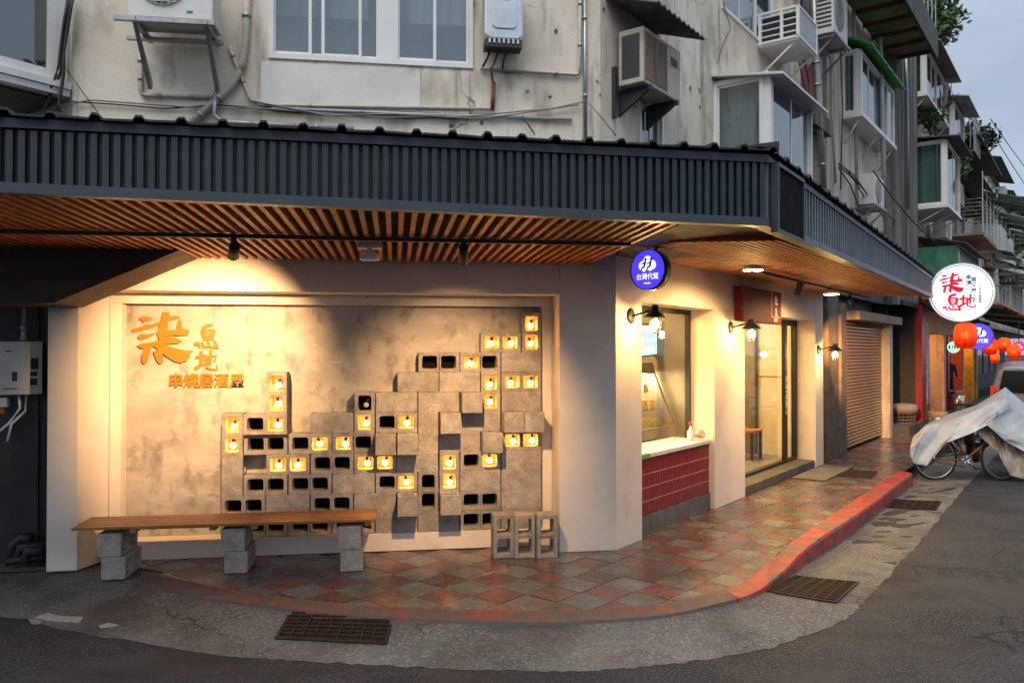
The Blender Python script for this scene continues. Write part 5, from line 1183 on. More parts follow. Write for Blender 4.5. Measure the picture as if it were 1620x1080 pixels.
# ---- ground floor of the side street
sp = thing('shutter_shop', 'closed shop with a steel roller shutter between stone piers', 'shop', B(10,0,0))
MB(B).box(7.14,7.5,.12,.6,0,3.1).build('stone_pier', 'stone', sp); MB(B).box(7.52,8.22,.02,.6,0,3.1).build('stone_pier', 'stone', sp, bevel=.01); MB(B).box(8.23,8.6,-.02,.5,0,2.75).build('frame_post', 'stone', sp)
MB(B).box(12.15,12.45,-.06,.5,0,2.55).build('frame_post', 'tile_small', sp); MB(B).box(8.61,12.149,.3,.5,.02,2.9).build('back_wall', 'black', sp)
slatm = boxmesh('slat', 'shutter', 0, 3.54, 0, .034, 0, .055, .014); n = 36
for k in range(n): inst('slat', slatm, sp, B(8.608,.1,.06+k*.0645), (0,0,B.rz))
MB(B).box(8.6,12.5,-.25,.04,2.46,2.62).build('lintel', 'rust_board', sp); MB(B).box(7.13,13,.0,.5,2.9,3.2).build('header_wall', 'black', sp)
MB(B).box(8.605,12.148,.06,.095,2.385,2.458).build('shutter_box', 'rust', sp)
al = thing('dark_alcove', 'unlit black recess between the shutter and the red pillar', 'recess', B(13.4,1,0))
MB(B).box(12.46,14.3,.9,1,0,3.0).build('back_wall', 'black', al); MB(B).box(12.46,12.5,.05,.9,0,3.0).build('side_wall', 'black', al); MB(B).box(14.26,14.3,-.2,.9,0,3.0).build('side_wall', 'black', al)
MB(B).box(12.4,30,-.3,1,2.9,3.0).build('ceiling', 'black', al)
# basket
bk = thing('laundry_basket', 'wire basket covered with a cloth in front of the dark recess', 'basket', B(13.75,-.05,.22)); c = B(13.75,-.05,.224)
mb = MB()
for z in range(6): mb.tube([c+Vector((math.cos(q)*(.22+.012*z), math.sin(q)*(.22+.012*z), z*.07)) for q in [k*math.pi/9 for k in range(18)]], .009, 5, True)
for k in range(18): q = k*math.pi/9; mb.tube([c+Vector((math.cos(q)*.22, math.sin(q)*.22, 0)), c+Vector((math.cos(q)*.28, math.sin(q)*.28, .36))], .008, 5)
mb.build('wires', 'wicker', bk); MB().lathe([(.30,.22),(.305,.34),(.27,.42),(.05,.45),(.001,.45)], c, 14).build('cloth', 'wicker', bk)
# shops beyond
shp = thing('red_fronted_shop', 'gaudy shop with a red lacquered pillar and orange interior', 'shop', B(17,0,0)); zs_ = .22
MB(B).box(12.6,40,-.35,3,.0,zs_).build('step', 'stone', shp)
MB(B).box(14.3,14.9,-.35,.3,zs_+.001,3.0).build('red_pillar', 'red_paint', shp); MB(B).box(14.91,15.2,-.34,.3,zs_+.001,3.0).build('orange_pillar', 'orange_wall', shp)
MB(B).box(15.2,27,1.2,1.3,zs_+.001,3.0).build('back_wall', 'orange_wall', shp); MB(B).box(15.21,24,-.30,-.2,2.35,2.95).build('sign_board', 'yellow_paint', shp)
for l, m in ((15.5,'brick_red'),(18.2,'plaster'),(18.9,'red_paint'),(22.0,'brick_red'),(24.6,'yellow_paint'),(25.6,'yellow_paint')): MB(B).box(l,l+.32,-.28,.1,zs_+.001,2.349).build('door_post', m, shp)
MB(B).box(15.9,17.6,.3,.36,zs_+.001,2.3).build('open_door', 'plaque', shp)
MB(B).box(27,45,.4,.5,zs_+.001,3.0).build('dark_front', 'dark_wall', shp)
for k in range(5): MB(B).box(29+k*2.6,31+k*2.6,.36,.399,.9,2.2).build('shop_pane', 'van_glass', shp)
for k in range(5): MB(B).box(26.5+k*.002,32,-.9,-.86,.45+k*.14,.52+k*.14).build('white_rail', 'paper_white', shp)
def strip_light(l, z, m, label, w=.5):
    t = thing('shop_lamp', label, 'lamp', B(l,.2,z)); MB(B).box(l-w,l+w,.15,.25,z+.02,z+.06).build('housing', 'alu', t); MB(B).box(l-w+.02,l+w-.02,.16,.24,z,z+.019).build('tube', m, t)
mat('neon_violet', (.5,.3,1), .4, amt=0, emit=(.45,.25,1.0), est=2.2); mat('shop_tube', (1,.7,.4), .4, amt=0, emit=(1,.40,.08), est=125)
strip_light(16.6, 2.72, 'shop_tube', 'warm tube lamp over the door of the red fronted shop'); strip_light(20.5, 2.72, 'shop_tube', 'warm tube lamp over the second opening of the red fronted shop'); strip_light(24, 2.72, 'shop_tube', 'warm tube lamp beside the yellow posts')
mb = MB(B)
for k in range(12): mb.box(15.52+random.uniform(0,.05),15.62+random.uniform(0,.15),-.285,-.2805,1.25+k*.05,1.285+k*.05)
mb.build('neon_text', 'neon_violet', shp)
for l, z0, z1 in ((15.55,1.0,2.2),(18.25,.5,2.3),(22.05,.6,2.2),(14.95,.6,2.6)): MB(B).box(l,l+.2,-.36 if l < 15 else -.293,-.345 if l < 15 else -.283,z0,z1).build('poster', 'poster', shp)
for l in (16.4, 17.0, 19.6, 20.4, 21.2, 23.0, 23.8): MB(B).box(l,l+.5,1.17,1.195,.6+random.random()*.4,1.9).build('wall_panel', random.choice(['red_paint','plaque','yellow_paint','brick_red']), shp)
for l in (19.3, 22.9): MB(B).box(l,l+.9,.5,.9,.222,1.0).build('shop_cabinet', 'plaque', shp)
# far awnings over the pavement
for i, (l0, l1, m) in enumerate(((14.2,20,'slat_wood_dark'),(20.3,27,'slat_wood_dark'),(27.4,36,'sheet_dark'),(36.4,50,'sheet_dark'))):
    t = thing('shop_awning', ('brown boarded awning above the red fronted shop', 'brown boarded awning beside the hanging lanterns', 'dark tin awning past the lanterns', 'farthest dark tin awning of the street')[i], 'awning', B(l0,-1,3.0))
    nb_ = int((l1-l0)/.45)
    MB(B).hexa([(l0,-2.0,2.92),(l1,-2.0,2.92),(l1,-.36,3.12),(l0,-.36,3.12)], [(l0,-2.0,2.98),(l1,-2.0,2.98),(l1,-.36,3.18),(l0,-.36,3.18)]).build('deck', m, t)
    for k in range(int((l1-l0)/1.4)): MB(B).hexa([(l0+k*1.4,-2.0,2.84),(l0+k*1.4+.08,-2.0,2.84),(l0+k*1.4+.08,-.36,3.04),(l0+k*1.4,-.36,3.04)], [(l0+k*1.4,-2.0,2.918),(l0+k*1.4+.08,-2.0,2.918),(l0+k*1.4+.08,-.36,3.118),(l0+k*1.4,-.36,3.118)]).build('beam', 'black', t)
# lanterns
def lantern(c, r, label, group='red paper lanterns hanging over the pavement'):
    t = thing('paper_lantern', label, 'lantern', c-UP*r*1.25, group)
    pr = [(r*.45,-1.2*r)]+[(r*(.62+.38*math.cos(q))*(1+.012*(k % 2)), r*1.12*math.sin(q)) for k, q in enumerate([-1.35+2.7*i/16 for i in range(17)])]+[(r*.45,1.2*r)]
    MB().lathe(pr, c, 20).build('paper', 'lantern', t)
    MB().ball(c, r*.34, 12).build('glow_bulb', 'lantern_core', t)
    for s in (-1, 1): MB().lathe([(r*.46,0),(r*.46,.05*r)], c+UP*(s*1.2*r-.025*r), 16).build('cap', 'black', t)
    for k in range(8): q = k*math.pi/4+.2; MB().tube([c+Vector((math.cos(q)*r*(.62+.38*math.cos(a))*1.02, math.sin(q)*r*(.62+.38*math.cos(a))*1.02, r*1.12*math.sin(a))) for a in (-1.3,-.8,-.4,0,.4,.8,1.3)], .004, 4).build('rib', 'red_paint', t)
    MB().tube([c+UP*1.2*r, c+UP*(1.2*r+.12)], .006, 5).build('cord', 'cable', t)
    L = bpy.data.lights.new('lantern_glow', 'POINT'); L.energy = 1.6; L.color = (1,.55,.25); L.shadow_soft_size = .02; o = bpy.data.objects.new('lantern_glow', L); COL.objects.link(o); o.parent = t; o.location = (0,0,r*1.25+r*.45)
lantern(hy(1527, 531, 12.6), .165, 'large red paper lantern hanging below the round white sign')
for i, (px, py, Y, r) in enumerate(((1566,548,20,.17),(1589,545,22,.16),(1604,556,20,.15),(1574,566,25,.13))):
    lantern(hy(px, py, Y), r, 'red paper lantern in the cluster hanging past the round white sign')
# further round signs
Y = 17; c = hy(1548, 532, Y); n = -V; r = 20*Y/FPX*1.05
t, f_, ex, n = round_sign('round_sign', c, n, r, .12, 'sign_blue', 'black_gloss', 'smaller round blue sign half hidden by the large lantern')
mb = MB(); place_glyph(mb, [disc_poly(.02,.42,.26), disc_poly(-.24,.2,.26,.24), disc_poly(.27,.22,.25,.24), [(-.3,-.02),(.3,-.02),(.35,.4),(-.35,.35)]], f_, ex, UP, n, r, .0015, .001, True); text_mb(mb, '台灣代駕', f_-UP*r*.36, ex, UP, n, r*.33, .006, .002); mb.build('cloud_and_text', 'glow_white', t)
mb = MB()
for dx in (0,.33): place_glyph(mb, [disc_poly(-.07+dx,.5,.075), ribbon([(-.09+dx,.4),(-.15+dx,.13)],.13,.1), ribbon([(-.14+dx,.14),(-.27+dx,.1)],.09), ribbon([(-.26+dx,.11),(-.34+dx,-.05)],.085,.07)], f_, ex, UP, n, r, .005, .004, True)
mb.build('figures', 'ink_navy', t)
MB().tube([c+UP*r, c+UP*(r+.5)], .015).build('bracket', 'black', t)
Y = 18; c = hy(1509, 549, Y); r = 9.5*Y/FPX
t, f_, ex, n = round_sign('round_sign', c, -V, r, .08, 'sign_green', 'sign_green_dark', 'pale green round sign reading 18 on the red fronted shop')
mb = MB(); text_mb(mb, '18', f_, ex, UP, n, r*.8, .03, .002); place_glyph(mb, [[(-.75,-.3),(-.5,-.3),(-.5,.3),(-.75,.3)], [(.5,-.3),(.75,-.3),(.75,.3),(.5,.3)]], f_, ex, UP, n, r, .002, .001, True); mb.build('numerals', 'sign_green_dark', t)
MB().tube([c+UP*r, c+UP*(r+.4)], .012).build('bracket', 'black', t)
Y = 22; c = hy(1612, 548, Y); r = 8.5*Y/FPX
t, f_, ex, n = round_sign('round_sign', c, -V, r, .08, 'sign_pink', 'sign_pink', 'small round pink sign with a white emblem past the lanterns')
mb = MB(); place_glyph(mb, [disc_poly(0,.28,.2), [(-.5,-.02),(.5,-.02),(.35,.14),(-.35,.14)], [(-.6,-.3),(.6,-.3),(.6,-.14),(-.6,-.14)]], f_, ex, UP, n, r, .002, .001, True); mb.build('emblem', 'glow_white', t)
MB().tube([c+UP*r, c+UP*(r+.6)], .012).build('bracket', 'black', t)
# trash bins
def bin_(b, s, z, label):
    t = thing('waste_bin', label, 'bin', B(b,s,z)); c = B(b,s,z); MB().lathe([(.16,0),(.18,.02),(.2,.5)], c, 14).build('body', 'steel_silver', t); MB().lathe([(.19,.34),(.205,.5),(.19,.53)], c, 14).build('bag_rim', 'cardboard', t)
bin_(13.45, -.8, .0, 'steel waste bin with a brown liner before the red fronted shop'); bin_(19.3, -.45, .222, 'tall steel waste bin beside the person in black')
# person in black standing in the doorway
pc = B(20.3, -.1, zs_)
def person(pc, fd):
    t = thing('person', 'person in black clothes and cap standing in the shop doorway', 'person', pc); f = Vector(fd).normalized(); s = Vector((-f.y, f.x, 0)); h = 1.58/1.75
    J = {'pel':(0,0,.92,.15),'wa':(0,0,1.05,.14),'ch':(0,.01,1.3,.165),'nk':(0,.01,1.47,.06),
         'hl':(.1,0,.88,.09),'kl':(.11,.03,.48,.06),'al':(.11,0,.1,.045),'tl':(.12,.14,.04,.04),'hr':(-.1,0,.88,.09),'kr':(-.11,.02,.48,.06),'ar':(-.11,-.02,.1,.045),'tr':(-.12,.12,.04,.04),
         'sl':(.2,0,1.4,.06),'el':(.25,.03,1.12,.045),'wl':(.2,.2,.98,.032),'sr':(-.2,0,1.4,.06),'er':(-.25,.03,1.12,.045),'wr':(-.2,.2,1.0,.032)}
    E = [('pel','wa'),('wa','ch'),('ch','nk'),('pel','hl'),('hl','kl'),('kl','al'),('al','tl'),('pel','hr'),('hr','kr'),('kr','ar'),('ar','tr'),('ch','sl'),('sl','el'),('el','wl'),('ch','sr'),('sr','er'),('er','wr')]
    ks = list(J); me = bpy.data.meshes.new('body'); me.from_pydata([s*J[k][0]*h+f*J[k][1]*h+UP*J[k][2]*h for k in ks], [(ks.index(a), ks.index(b)) for a, b in E], [])
    o = bpy.data.objects.new('body', me); COL.objects.link(o); o.parent = t; me.materials.append(MT['person_black'])
    m = o.modifiers.new('skin', 'SKIN'); o.modifiers.new('sub', 'SUBSURF').levels = 1
    for i, k in enumerate(ks): me.skin_vertices[0].data[i].radius = (J[k][3]*h, J[k][3]*h*.8)
    me.skin_vertices[0].data[0].use_root = True
    c = pc+UP*1.62*h+f*.02
    mb = MB(); mb.ball(c, .105*h, 14, (.85,.95,1.15)); mb.ball(c+f*.10*h-UP*.01, .022*h, 8); mb.ball(c+s*.09*h, .025*h, 8, (.5,.8,1.2)); mb.ball(c-s*.09*h, .025*h, 8, (.5,.8,1.2)); mb.build('head', 'skin', t)
    mb = MB(); mb.ball(c+UP*.045*h-f*.008, .112*h, 12, (.9,1,.85)); mb.hexa([c+UP*.05+s*.07+f*.05, c+UP*.05-s*.07+f*.05, c+UP*.04-s*.05+f*.19, c+UP*.04+s*.05+f*.19], [c+UP*.06+s*.07+f*.05, c+UP*.06-s*.07+f*.05, c+UP*.045-s*.05+f*.19, c+UP*.045+s*.05+f*.19]); mb.build('cap', 'person_black', t)
    for q, a in ((1,'wl'),(-1,'wr')):
        w = pc+s*J[a][0]*h+f*J[a][1]*h+UP*J[a][2]*h; mb = MB(); mb.ball(w+f*.05, .04, 8, (.8,1.1,.5))
        for k in range(4): mb.tube([w+f*.07+s*(k-1.5)*.018, w+f*.115+s*(k-1.5)*.018-UP*.008, w+f*.14+s*(k-1.5)*.018-UP*.025], [.0095,.009,.007], 6)
        mb.tube([w+f*.03-s*q*.03, w+f*.07-s*q*.055, w+f*.1-s*q*.05], [.011,.01,.008], 6); mb.build('hand', 'skin', t)
    mb = MB(); w = pc+f*.33*h+UP*1.06*h; mb.hexa([w-s*.12-UP*.1, w+s*.12-UP*.1, w+s*.12+UP*.1, w-s*.12+UP*.1], [w-s*.12-UP*.1+f*.004, w+s*.12-UP*.1+f*.004, w+s*.12+UP*.1+f*.004, w-s*.12+UP*.1+f*.004])
person(pc, (.1,-1,0))
# ================================================================== BICYCLE, TARPAULIN, VAN
YB = 12.45
bi = thing('bicycle', 'orange framed bicycle half covered by the silver sheet', 'bicycle', Vector((7.2, YB, ZR)))
xr, xf = hy(1479,730,YB).x, hy(1586,730,YB).x; R_ = .335; zc = ZR+R_+.012
def wheel(x, y, nm='wheel'):
    c = Vector((x, y, zc)); circ = lambda r: [c+Vector((math.cos(q)*r, 0, math.sin(q)*r)) for q in [k*math.pi/20 for k in range(40)]]
    w = MB().tube(circ(R_-.008), .02, 7, True).build(nm, 'rubber', bi); MB().tube(circ(R_-.032), .011, 6, True).build('rim', 'chrome', w); mb = MB()
    for k in range(18): q = k*math.pi/9; mb.tube([c+Vector((0,.02*(-1)**k,0)), c+Vector((math.cos(q)*(R_-.03),0,math.sin(q)*(R_-.03)))], .0018, 3)
    mb.build('spokes', 'chrome', w); MB().lathe([(.025,-.045),(.025,.045)], c, 10, (0,1,0)).build('hub', 'chrome', w)
wheel(xr, YB); wheel(xf, YB)
bb = Vector((xr+.46, YB, zc-.03)); st = Vector((xr+.32, YB, zc+.44)); hd = Vector((xf-.16, YB, zc+.50)); hd2 = Vector((xf-.12, YB, zc+.36)); rx = Vector((xr, YB, zc)); fx = Vector((xf, YB, zc))
mb = MB(); mb.tube([bb, st], .017); mb.tube([bb, hd2], .02); mb.tube([st-UP*.04+Vector((.01,0,0)), hd], .016); mb.tube([hd+UP*.05, hd2-UP*.04], .02)
for dy in (-.05,.05): e = Vector((0,dy,0)); mb.tube([bb+e*.6, rx+e], .011); mb.tube([st-UP*.05+e*.3, rx+e], .009)
mb.build('frame', 'orange_frame', bi)
mb = MB()
for dy in (-.05,.05): e = Vector((0,dy,0)); mb.tube([hd2-UP*.04+e, fx+e+Vector((-.04,0,.12)), fx+e], .012)
mb.build('fork', 'chrome', bi)
mb = MB(); mb.lathe([(.095,-.003),(.095,.003)], bb-Vector((0,.06,0)), 24, (0,1,0)); mb.build('chainring', 'chrome', bi)
mb = MB(); 
for q in range(5): a = q*2*math.pi/5+.3; mb.tube([bb-Vector((0,.068,0)), bb+Vector((math.cos(a)*.085,-.068,math.sin(a)*.085))], .006, 5)
mb.tube([bb+Vector((.12,-.085,-.11)), bb-Vector((0,.07,0)), bb+Vector((0,.07,0)), bb+Vector((-.12,.085,.11))], .011, 6); mb.build('crank', 'chrome', bi)
for p in (bb+Vector((.14,-.12,-.115)), bb+Vector((-.14,.12,.115))): MB().box(p.x-.045,p.x+.045,p.y-.035,p.y+.035,p.z-.01,p.z+.01).build('pedal', 'rubber', bi)
mb = MB(); mb.tube([bb+Vector((0,-.06,.095)), rx+Vector((0,-.06,.04))], .006, 5); mb.tube([bb+Vector((0,-.06,-.095)), rx+Vector((.03,-.06,-.06)), rx+Vector((0,-.06,-.04))], .006, 5); mb.build('chain', 'rubber', bi)
mb = MB()
for x in (xr, xf): mb.tube([Vector((x+math.cos(q)*(R_+.035), YB, zc+math.sin(q)*(R_+.035))) for q in [.3+k*.25 for k in range(11)]], .02, 6)
mb.build('mudguard', 'chrome', bi)
MB().tube([st-UP*.1, st-UP*.02-Vector((.03,0,0))], .014).build('seat_post', 'chrome', bi); mb = MB(); mb.ball(st-UP*.01-Vector((.05,0,0)), .12, 12, (1.1,.6,.35)); mb.build('saddle', 'black', bi)
mb = MB(); hb = hd+UP*.2; mb.tube([hd+UP*.05, hb], .014); mb.tube([hb+Vector((-.1,-.3,.02)), hb+Vector((.02,-.12,.03)), hb, hb+Vector((.02,.12,.03)), hb+Vector((-.1,.3,.02))], .012); mb.build('handlebar', 'chrome', bi)
mb = MB(); bx = xf+.05; mb.tube([Vector((bx+.0,YB-.17,zc+.3)), Vector((bx+.3,YB-.17,zc+.3)), Vector((bx+.3,YB+.17,zc+.3)), Vector((bx,YB+.17,zc+.3))], .01, 5, True)
mb.build('front_rack', 'galv', bi)
# tarpaulin draped : columns of (px of ridge, front top fold, front hem), each row a sheet line
def drape(cols, ys, name, m, label, cat='tarpaulin', amp=.02, seed=3):
    """cols: list of pixel columns [(x,y)...] from ridge to hem ; ys: depth for each row"""
    rnd = random.Random(seed); n = len(ys); P = []
    def col(t):
        i = min(int(t), len(cols)-2); f = t-i; f = f*f*(3-2*f)*.5+f*.5
        return [(lerp(a[0],b[0],f), lerp(a[1],b[1],f)) for a, b in zip(cols[i], cols[i+1])]
    NU, NV = 96, 40; ph = [rnd.uniform(0,6.28) for _ in range(12)]
    for iu in range(NU+1):
        t = (len(cols)-1)*iu/NU*.99999; c = col(t)
        row = []
        for iv in range(NV+1):
            q = (n-1)*iv/NV; j = min(int(q), n-2); f = q-j
            Y = lerp(ys[j], ys[j+1], f)
            fo = lambda q: 1-2*math.sqrt(math.sin(q)**2+.16)
            w = amp*(fo(iu*.13+ph[0]+iv*.07)*.7+fo(iu*.2-iv*.12+ph[1])*.4+math.sin(iu*.15+iv*.3+ph[2])*.3+fo(iu*.42+iv*.2+ph[3])*.16)
            row.append(hy(lerp(c[j][0],c[j+1][0],f), lerp(c[j][1],c[j+1][1],f), Y+w))
        P.append(row)
    mb = MB(); N = NV+1; mb.add([p for r in P for p in r], [(i*N+k, i*N+k+1, (i+1)*N+k+1, (i+1)*N+k) for i in range(NU) for k in range(NV)], True, True)
    o = mb.build(name, m, None, label, cat); so2 = o.modifiers.new('thick', 'SOLIDIFY'); so2.thickness = .004; return o
drape([[(1452,700),(1445,690),(1440,705),(1441,722)],[(1470,668),(1462,674),(1452,700),(1446,733)],[(1500,655),(1492,668),(1476,705),(1466,737)],[(1545,640),(1530,655),(1502,690),(1497,700)],[(1590,612),(1590,628),(1548,672),(1542,683)],[(1612,630),(1602,642),(1570,664),(1562,672)],[(1640,655),(1622,660),(1597,690),(1590,697)],[(1680,690),(1660,690),(1640,712),(1632,720)]],
      [12.95, 12.5, 12.28, 12.22], 'tarpaulin', 'tarp', 'crumpled silver tarpaulin draped over the orange bicycle', amp=.035)
drape([[(1544,672),(1545,680),(1548,688)],[(1566,664),(1572,690),(1578,714)],[(1590,690),(1592,715),(1598,752)],[(1612,700),(1615,730),(1618,757)],[(1650,715),(1650,740),(1650,762)]], [12.42,12.34,12.30], 'tarpaulin', 'tarp_beige', 'dirty beige sheet hanging below the silver tarpaulin to the ground', amp=.03, seed=9)
# van seen from behind
VO = hy(1566, 600, 18.5); VO.z = 0; VF = Frame(VO, -B.n); vw = 1.74; zr = 1.62
vn = thing('minivan', 'grey minivan seen from behind past the covered bicycle', 'van', VF(vw/2, 2, ZR)); cx = vw/2
def sl_(y, zb, zs, zt, w, tw): return [(cx-w/2,y,zb),(cx-w/2-.01,y,zs),(cx-tw/2,y,zt-.09),(cx-tw/2+.13,y,zt),(cx+tw/2-.13,y,zt),(cx+tw/2,y,zt-.09),(cx+w/2+.01,y,zs),(cx+w/2,y,zb)]
mb = MB(VF); S_ = [sl_(0,.22,.85,zr-.1,vw,1.46), sl_(.2,.18,.9,zr,vw+.02,1.5), sl_(2.2,.15,.92,zr+.02,vw+.02,1.5), sl_(3.0,.15,.9,zr-.1,vw,1.4), sl_(3.7,.15,.85,.98,vw-.02,1.4), sl_(4.3,.2,.7,.75,vw-.1,1.3)]
mb.add([p for s_ in S_ for p in s_], [tuple(range(8)), tuple(range(40,48))[::-1]]+[(i*8+k, i*8+(k+1)%8, (i+1)*8+(k+1)%8, (i+1)*8+k) for i in range(5) for k in range(8)])
mb.build('body', 'van_paint', vn, bevel=.03)
MB(VF).hexa([(cx-.70,-.02,.93),(cx+.70,-.02,.93),(cx+.70,.02,.93),(cx-.70,.02,.93)], [(cx-.60,-.02,zr-.18),(cx+.60,-.02,zr-.18),(cx+.60,.02,zr-.18),(cx-.60,.02,zr-.18)]).build('rear_window', 'van_glass', vn)
MB(VF).tube([(cx-.3,-.03,.95),(cx+.25,-.03,1.12)], .008, 5).build('wiper', 'black', vn)
for s_ in (-1, 1): MB(VF).box(cx+s_*.79-.07,cx+s_*.79+.07,-.025,.05,.80,1.08).build('tail_light', 'tail_red', vn)
MB(VF).box(cx-.86,cx+.86,-.1,.1,.12,.36).build('bumper', 'van_paint', vn, bevel=.03); MB(VF).box(cx-.2,cx+.2,-.03,-.005,.55,.68).build('number_plate', 'paper_white', vn)
for y0, y1 in ((.35,1.4),(1.5,2.6)): MB(VF).hexa([(-.018,y0,.95),(-.018,y1,.95),(.03,y1,.95),(.03,y0,.95)], [(cx-.79,y0+.04,zr-.2),(cx-.79,y1-.04,zr-.2),(cx-.7,y1-.04,zr-.2),(cx-.7,y0+.04,zr-.2)]).build('side_window', 'van_glass', vn)
for s_ in (-1, 1):
    for y in (.8, 3.4): c = VF(cx+s_*.78, y, ZR+.31); w = MB().lathe([(.2,-.1),(.31,-.09),(.31,.09),(.2,.1)], c, 20, VF.d).build('wheel', 'rubber', vn); MB().lathe([(.19,-.105),(.19,.105)], c, 16, VF.d).build('rim', 'chrome', w)
# scooters parked behind the bicycle
def scooter(x, y, rz, label):
    t = thing('scooter', label, 'scooter', Vector((x,y,ZR)), 'scooters parked behind the covered bicycle'); M_ = Matrix.Translation((x,y,ZR)) @ Matrix.Rotation(rz,4,'Z'); F_ = lambda a,b,c: M_ @ Vector((a,b,c))
    for l in (-.62,.62): q = F_(l,0,.23); w = MB().lathe([(.13,-.05),(.22,-.045),(.22,.045),(.13,.05)], q, 18, M_.to_3x3() @ Vector((0,1,0))).build('wheel', 'rubber', t); MB().lathe([(.12,-.03),(.12,.03)], q, 14, M_.to_3x3() @ Vector((0,1,0))).build('rim', 'chrome', w)
    def loft(secs, nm, m):
        mb = MB(); n = 10; vs = [F_(cx+0, wy*math.cos(k*2*math.pi/n), cz+hz_*math.sin(k*2*math.pi/n)) for cx, cz, wy, hz_ in secs for k in range(n)]
        mb.add(vs, [tuple(range(n))[::-1], tuple(range(len(vs)-n,len(vs)))]+[(i*n+k,i*n+(k+1)%n,(i+1)*n+(k+1)%n,(i+1)*n+k) for i in range(len(secs)-1) for k in range(n)], True, True); mb.build(nm, m, t)
    loft([(-.85,.62,.06,.04),(-.6,.58,.15,.14),(-.2,.55,.16,.16),(-.05,.4,.12,.1)], 'body', 'black_gloss'); loft([(-.82,.76,.08,.03),(-.5,.79,.14,.05),(-.05,.76,.12,.05),(0,.74,.06,.03)], 'seat', 'black'); loft([(-.1,.28,.16,.03),(.3,.28,.16,.03)], 'floorboard', 'black_gloss')
    loft([(.28,.3,.16,.08),(.38,.55,.2,.2),(.44,.8,.16,.15),(.4,.98,.12,.06)], 'front_shield', 'black_gloss'); loft([(.4,.36,.07,.05),(.62,.47,.09,.03),(.86,.36,.06,.03)], 'front_fender', 'black_gloss')
    MB(F_).tube([(.62,0,.23),(.4,0,.95)], .025).build('fork', 'galv', t); MB(F_).tube([(.3,-.34,1.0),(.38,-.1,1.03),(.38,.1,1.03),(.3,.34,1.0)], .016).build('handlebar', 'black', t)
    MB().ball(F_(.5,0,.86), .075, 10).build('headlight', 'chrome', t)
    for s in (-1, 1): mb = MB(F_); mb.tube([(.34,s*.26,1.02),(.36,s*.34,1.2)], .007, 5); mb.build('mirror_stem', 'black', t); MB().ball(F_(.36,s*.36,1.25), .06, 10, (1,.4,.8)).build('mirror', 'black_gloss', t)
p = hy(1618, 690, 14.0); scooter(p.x+.1, 14.1, math.radians(-100), 'black scooter parked close behind the silver tarpaulin'); scooter(p.x+1.0, 14.5, math.radians(-95), 'black scooter standing beside another one near the minivan'); scooter(hy(1548,680,14.9).x, 15.1, math.radians(-115), 'black scooter with a tall mirror parked nearest the red fronted shop')
# ================================================================== PLANTS
def leaves(mb, c, r, n, size, sc=(1,1,1), rnd=random):
    for _ in range(n):
        while True:
            q = Vector((rnd.uniform(-1,1), rnd.uniform(-1,1), rnd.uniform(-1,1)))
            if q.length < 1: break
        p = c+Vector((q.x*r*sc[0], q.y*r*sc[1], q.z*r*sc[2])); a = Vector((rnd.gauss(0,1), rnd.gauss(0,1), rnd.gauss(0,.6))).normalized(); b = a.orthogonal().normalized(); b = Matrix.Rotation(rnd.uniform(0,6.28),3,a) @ b
        s = size*rnd.uniform(.6,1.3); mb.add([p, p+a*s*.5+b*s*.24, p+a*s, p+a*s*.5-b*s*.24], [(0,1,2,3)], False, True)
def bush(base, tips, label, nm='rooftop_tree', m='leaf', n=70, size=.13, cr=.26, group=None):
    t = thing(nm, label, 'tree', base, group); mb = MB(); lf = MB()
    for q in tips:
        q = Vector(q); mid = base.lerp(q, .5)+Vector((random.uniform(-.1,.1), random.uniform(-.1,.1), random.uniform(0,.15)))
        mb.tube([base, mid, q], [.035,.02,.008], 6); leaves(lf, q, cr, n, size); leaves(lf, base.lerp(q,.75), cr*.8, n//2, size)
    mb.build('trunk', 'bark', t); lf.build('crown', m, t)
b0 = hy(1462, 72, 20); bush(b0, [hy(x,y,20+random.uniform(-.5,.5)) for x, y in ((1462,20),(1475,8),(1490,-5),(1500,15),(1508,28),(1500,48),(1488,55),(1480,30),(1470,45),(1495,35),(1470,-12),(1485,-25))], 'leafy tree growing on the roof edge above the white windows', n=110, size=.16, cr=.34)
b0 = hy(1522, 232, 27); bush(b0, [hy(x,y,27+random.uniform(-.4,.4)) for x, y in ((1530,205),(1540,198),(1548,204),(1556,210),(1565,212),(1572,216),(1535,215),(1550,222),(1562,228))], 'spindly rooftop tree leaning out beside the pale shed', m='leaf_dark', n=40, size=.22, cr=.26)
b0 = hy(1512, 300, 22.5); bush(b0, [hy(x,y,22.5+random.uniform(-.4,.4)) for x, y in ((1508,240),(1516,236),(1522,250),(1512,256),(1520,268),(1506,262),(1526,262),(1515,246))], 'hanging potted plant with drooping stems below the rooftop tree', 'hanging_plant', n=60, size=.15, cr=.2)
b0 = hy(1496, 172, 22); t = thing('bare_bush', 'leafless twigs sticking out past the upper window box', 'bush', b0); mb = MB()
for x, y in ((1502,140),(1508,152),(1518,146),(1506,128),(1512,160)): p = hy(x,y,22); mb.tube([b0, b0.lerp(p,.5)+Vector((.05,0,.05)), p], [.02,.015,.006], 5)
mb.build('twigs', 'bark', t)
b0 = hy(1592, 392, 34); bush(b0, [hy(x,y,34) for x, y in ((1585,385),(1595,388),(1602,392),(1608,398))], 'shaggy green creeper over a far window', 'creeper', n=50, size=.25, cr=.35)
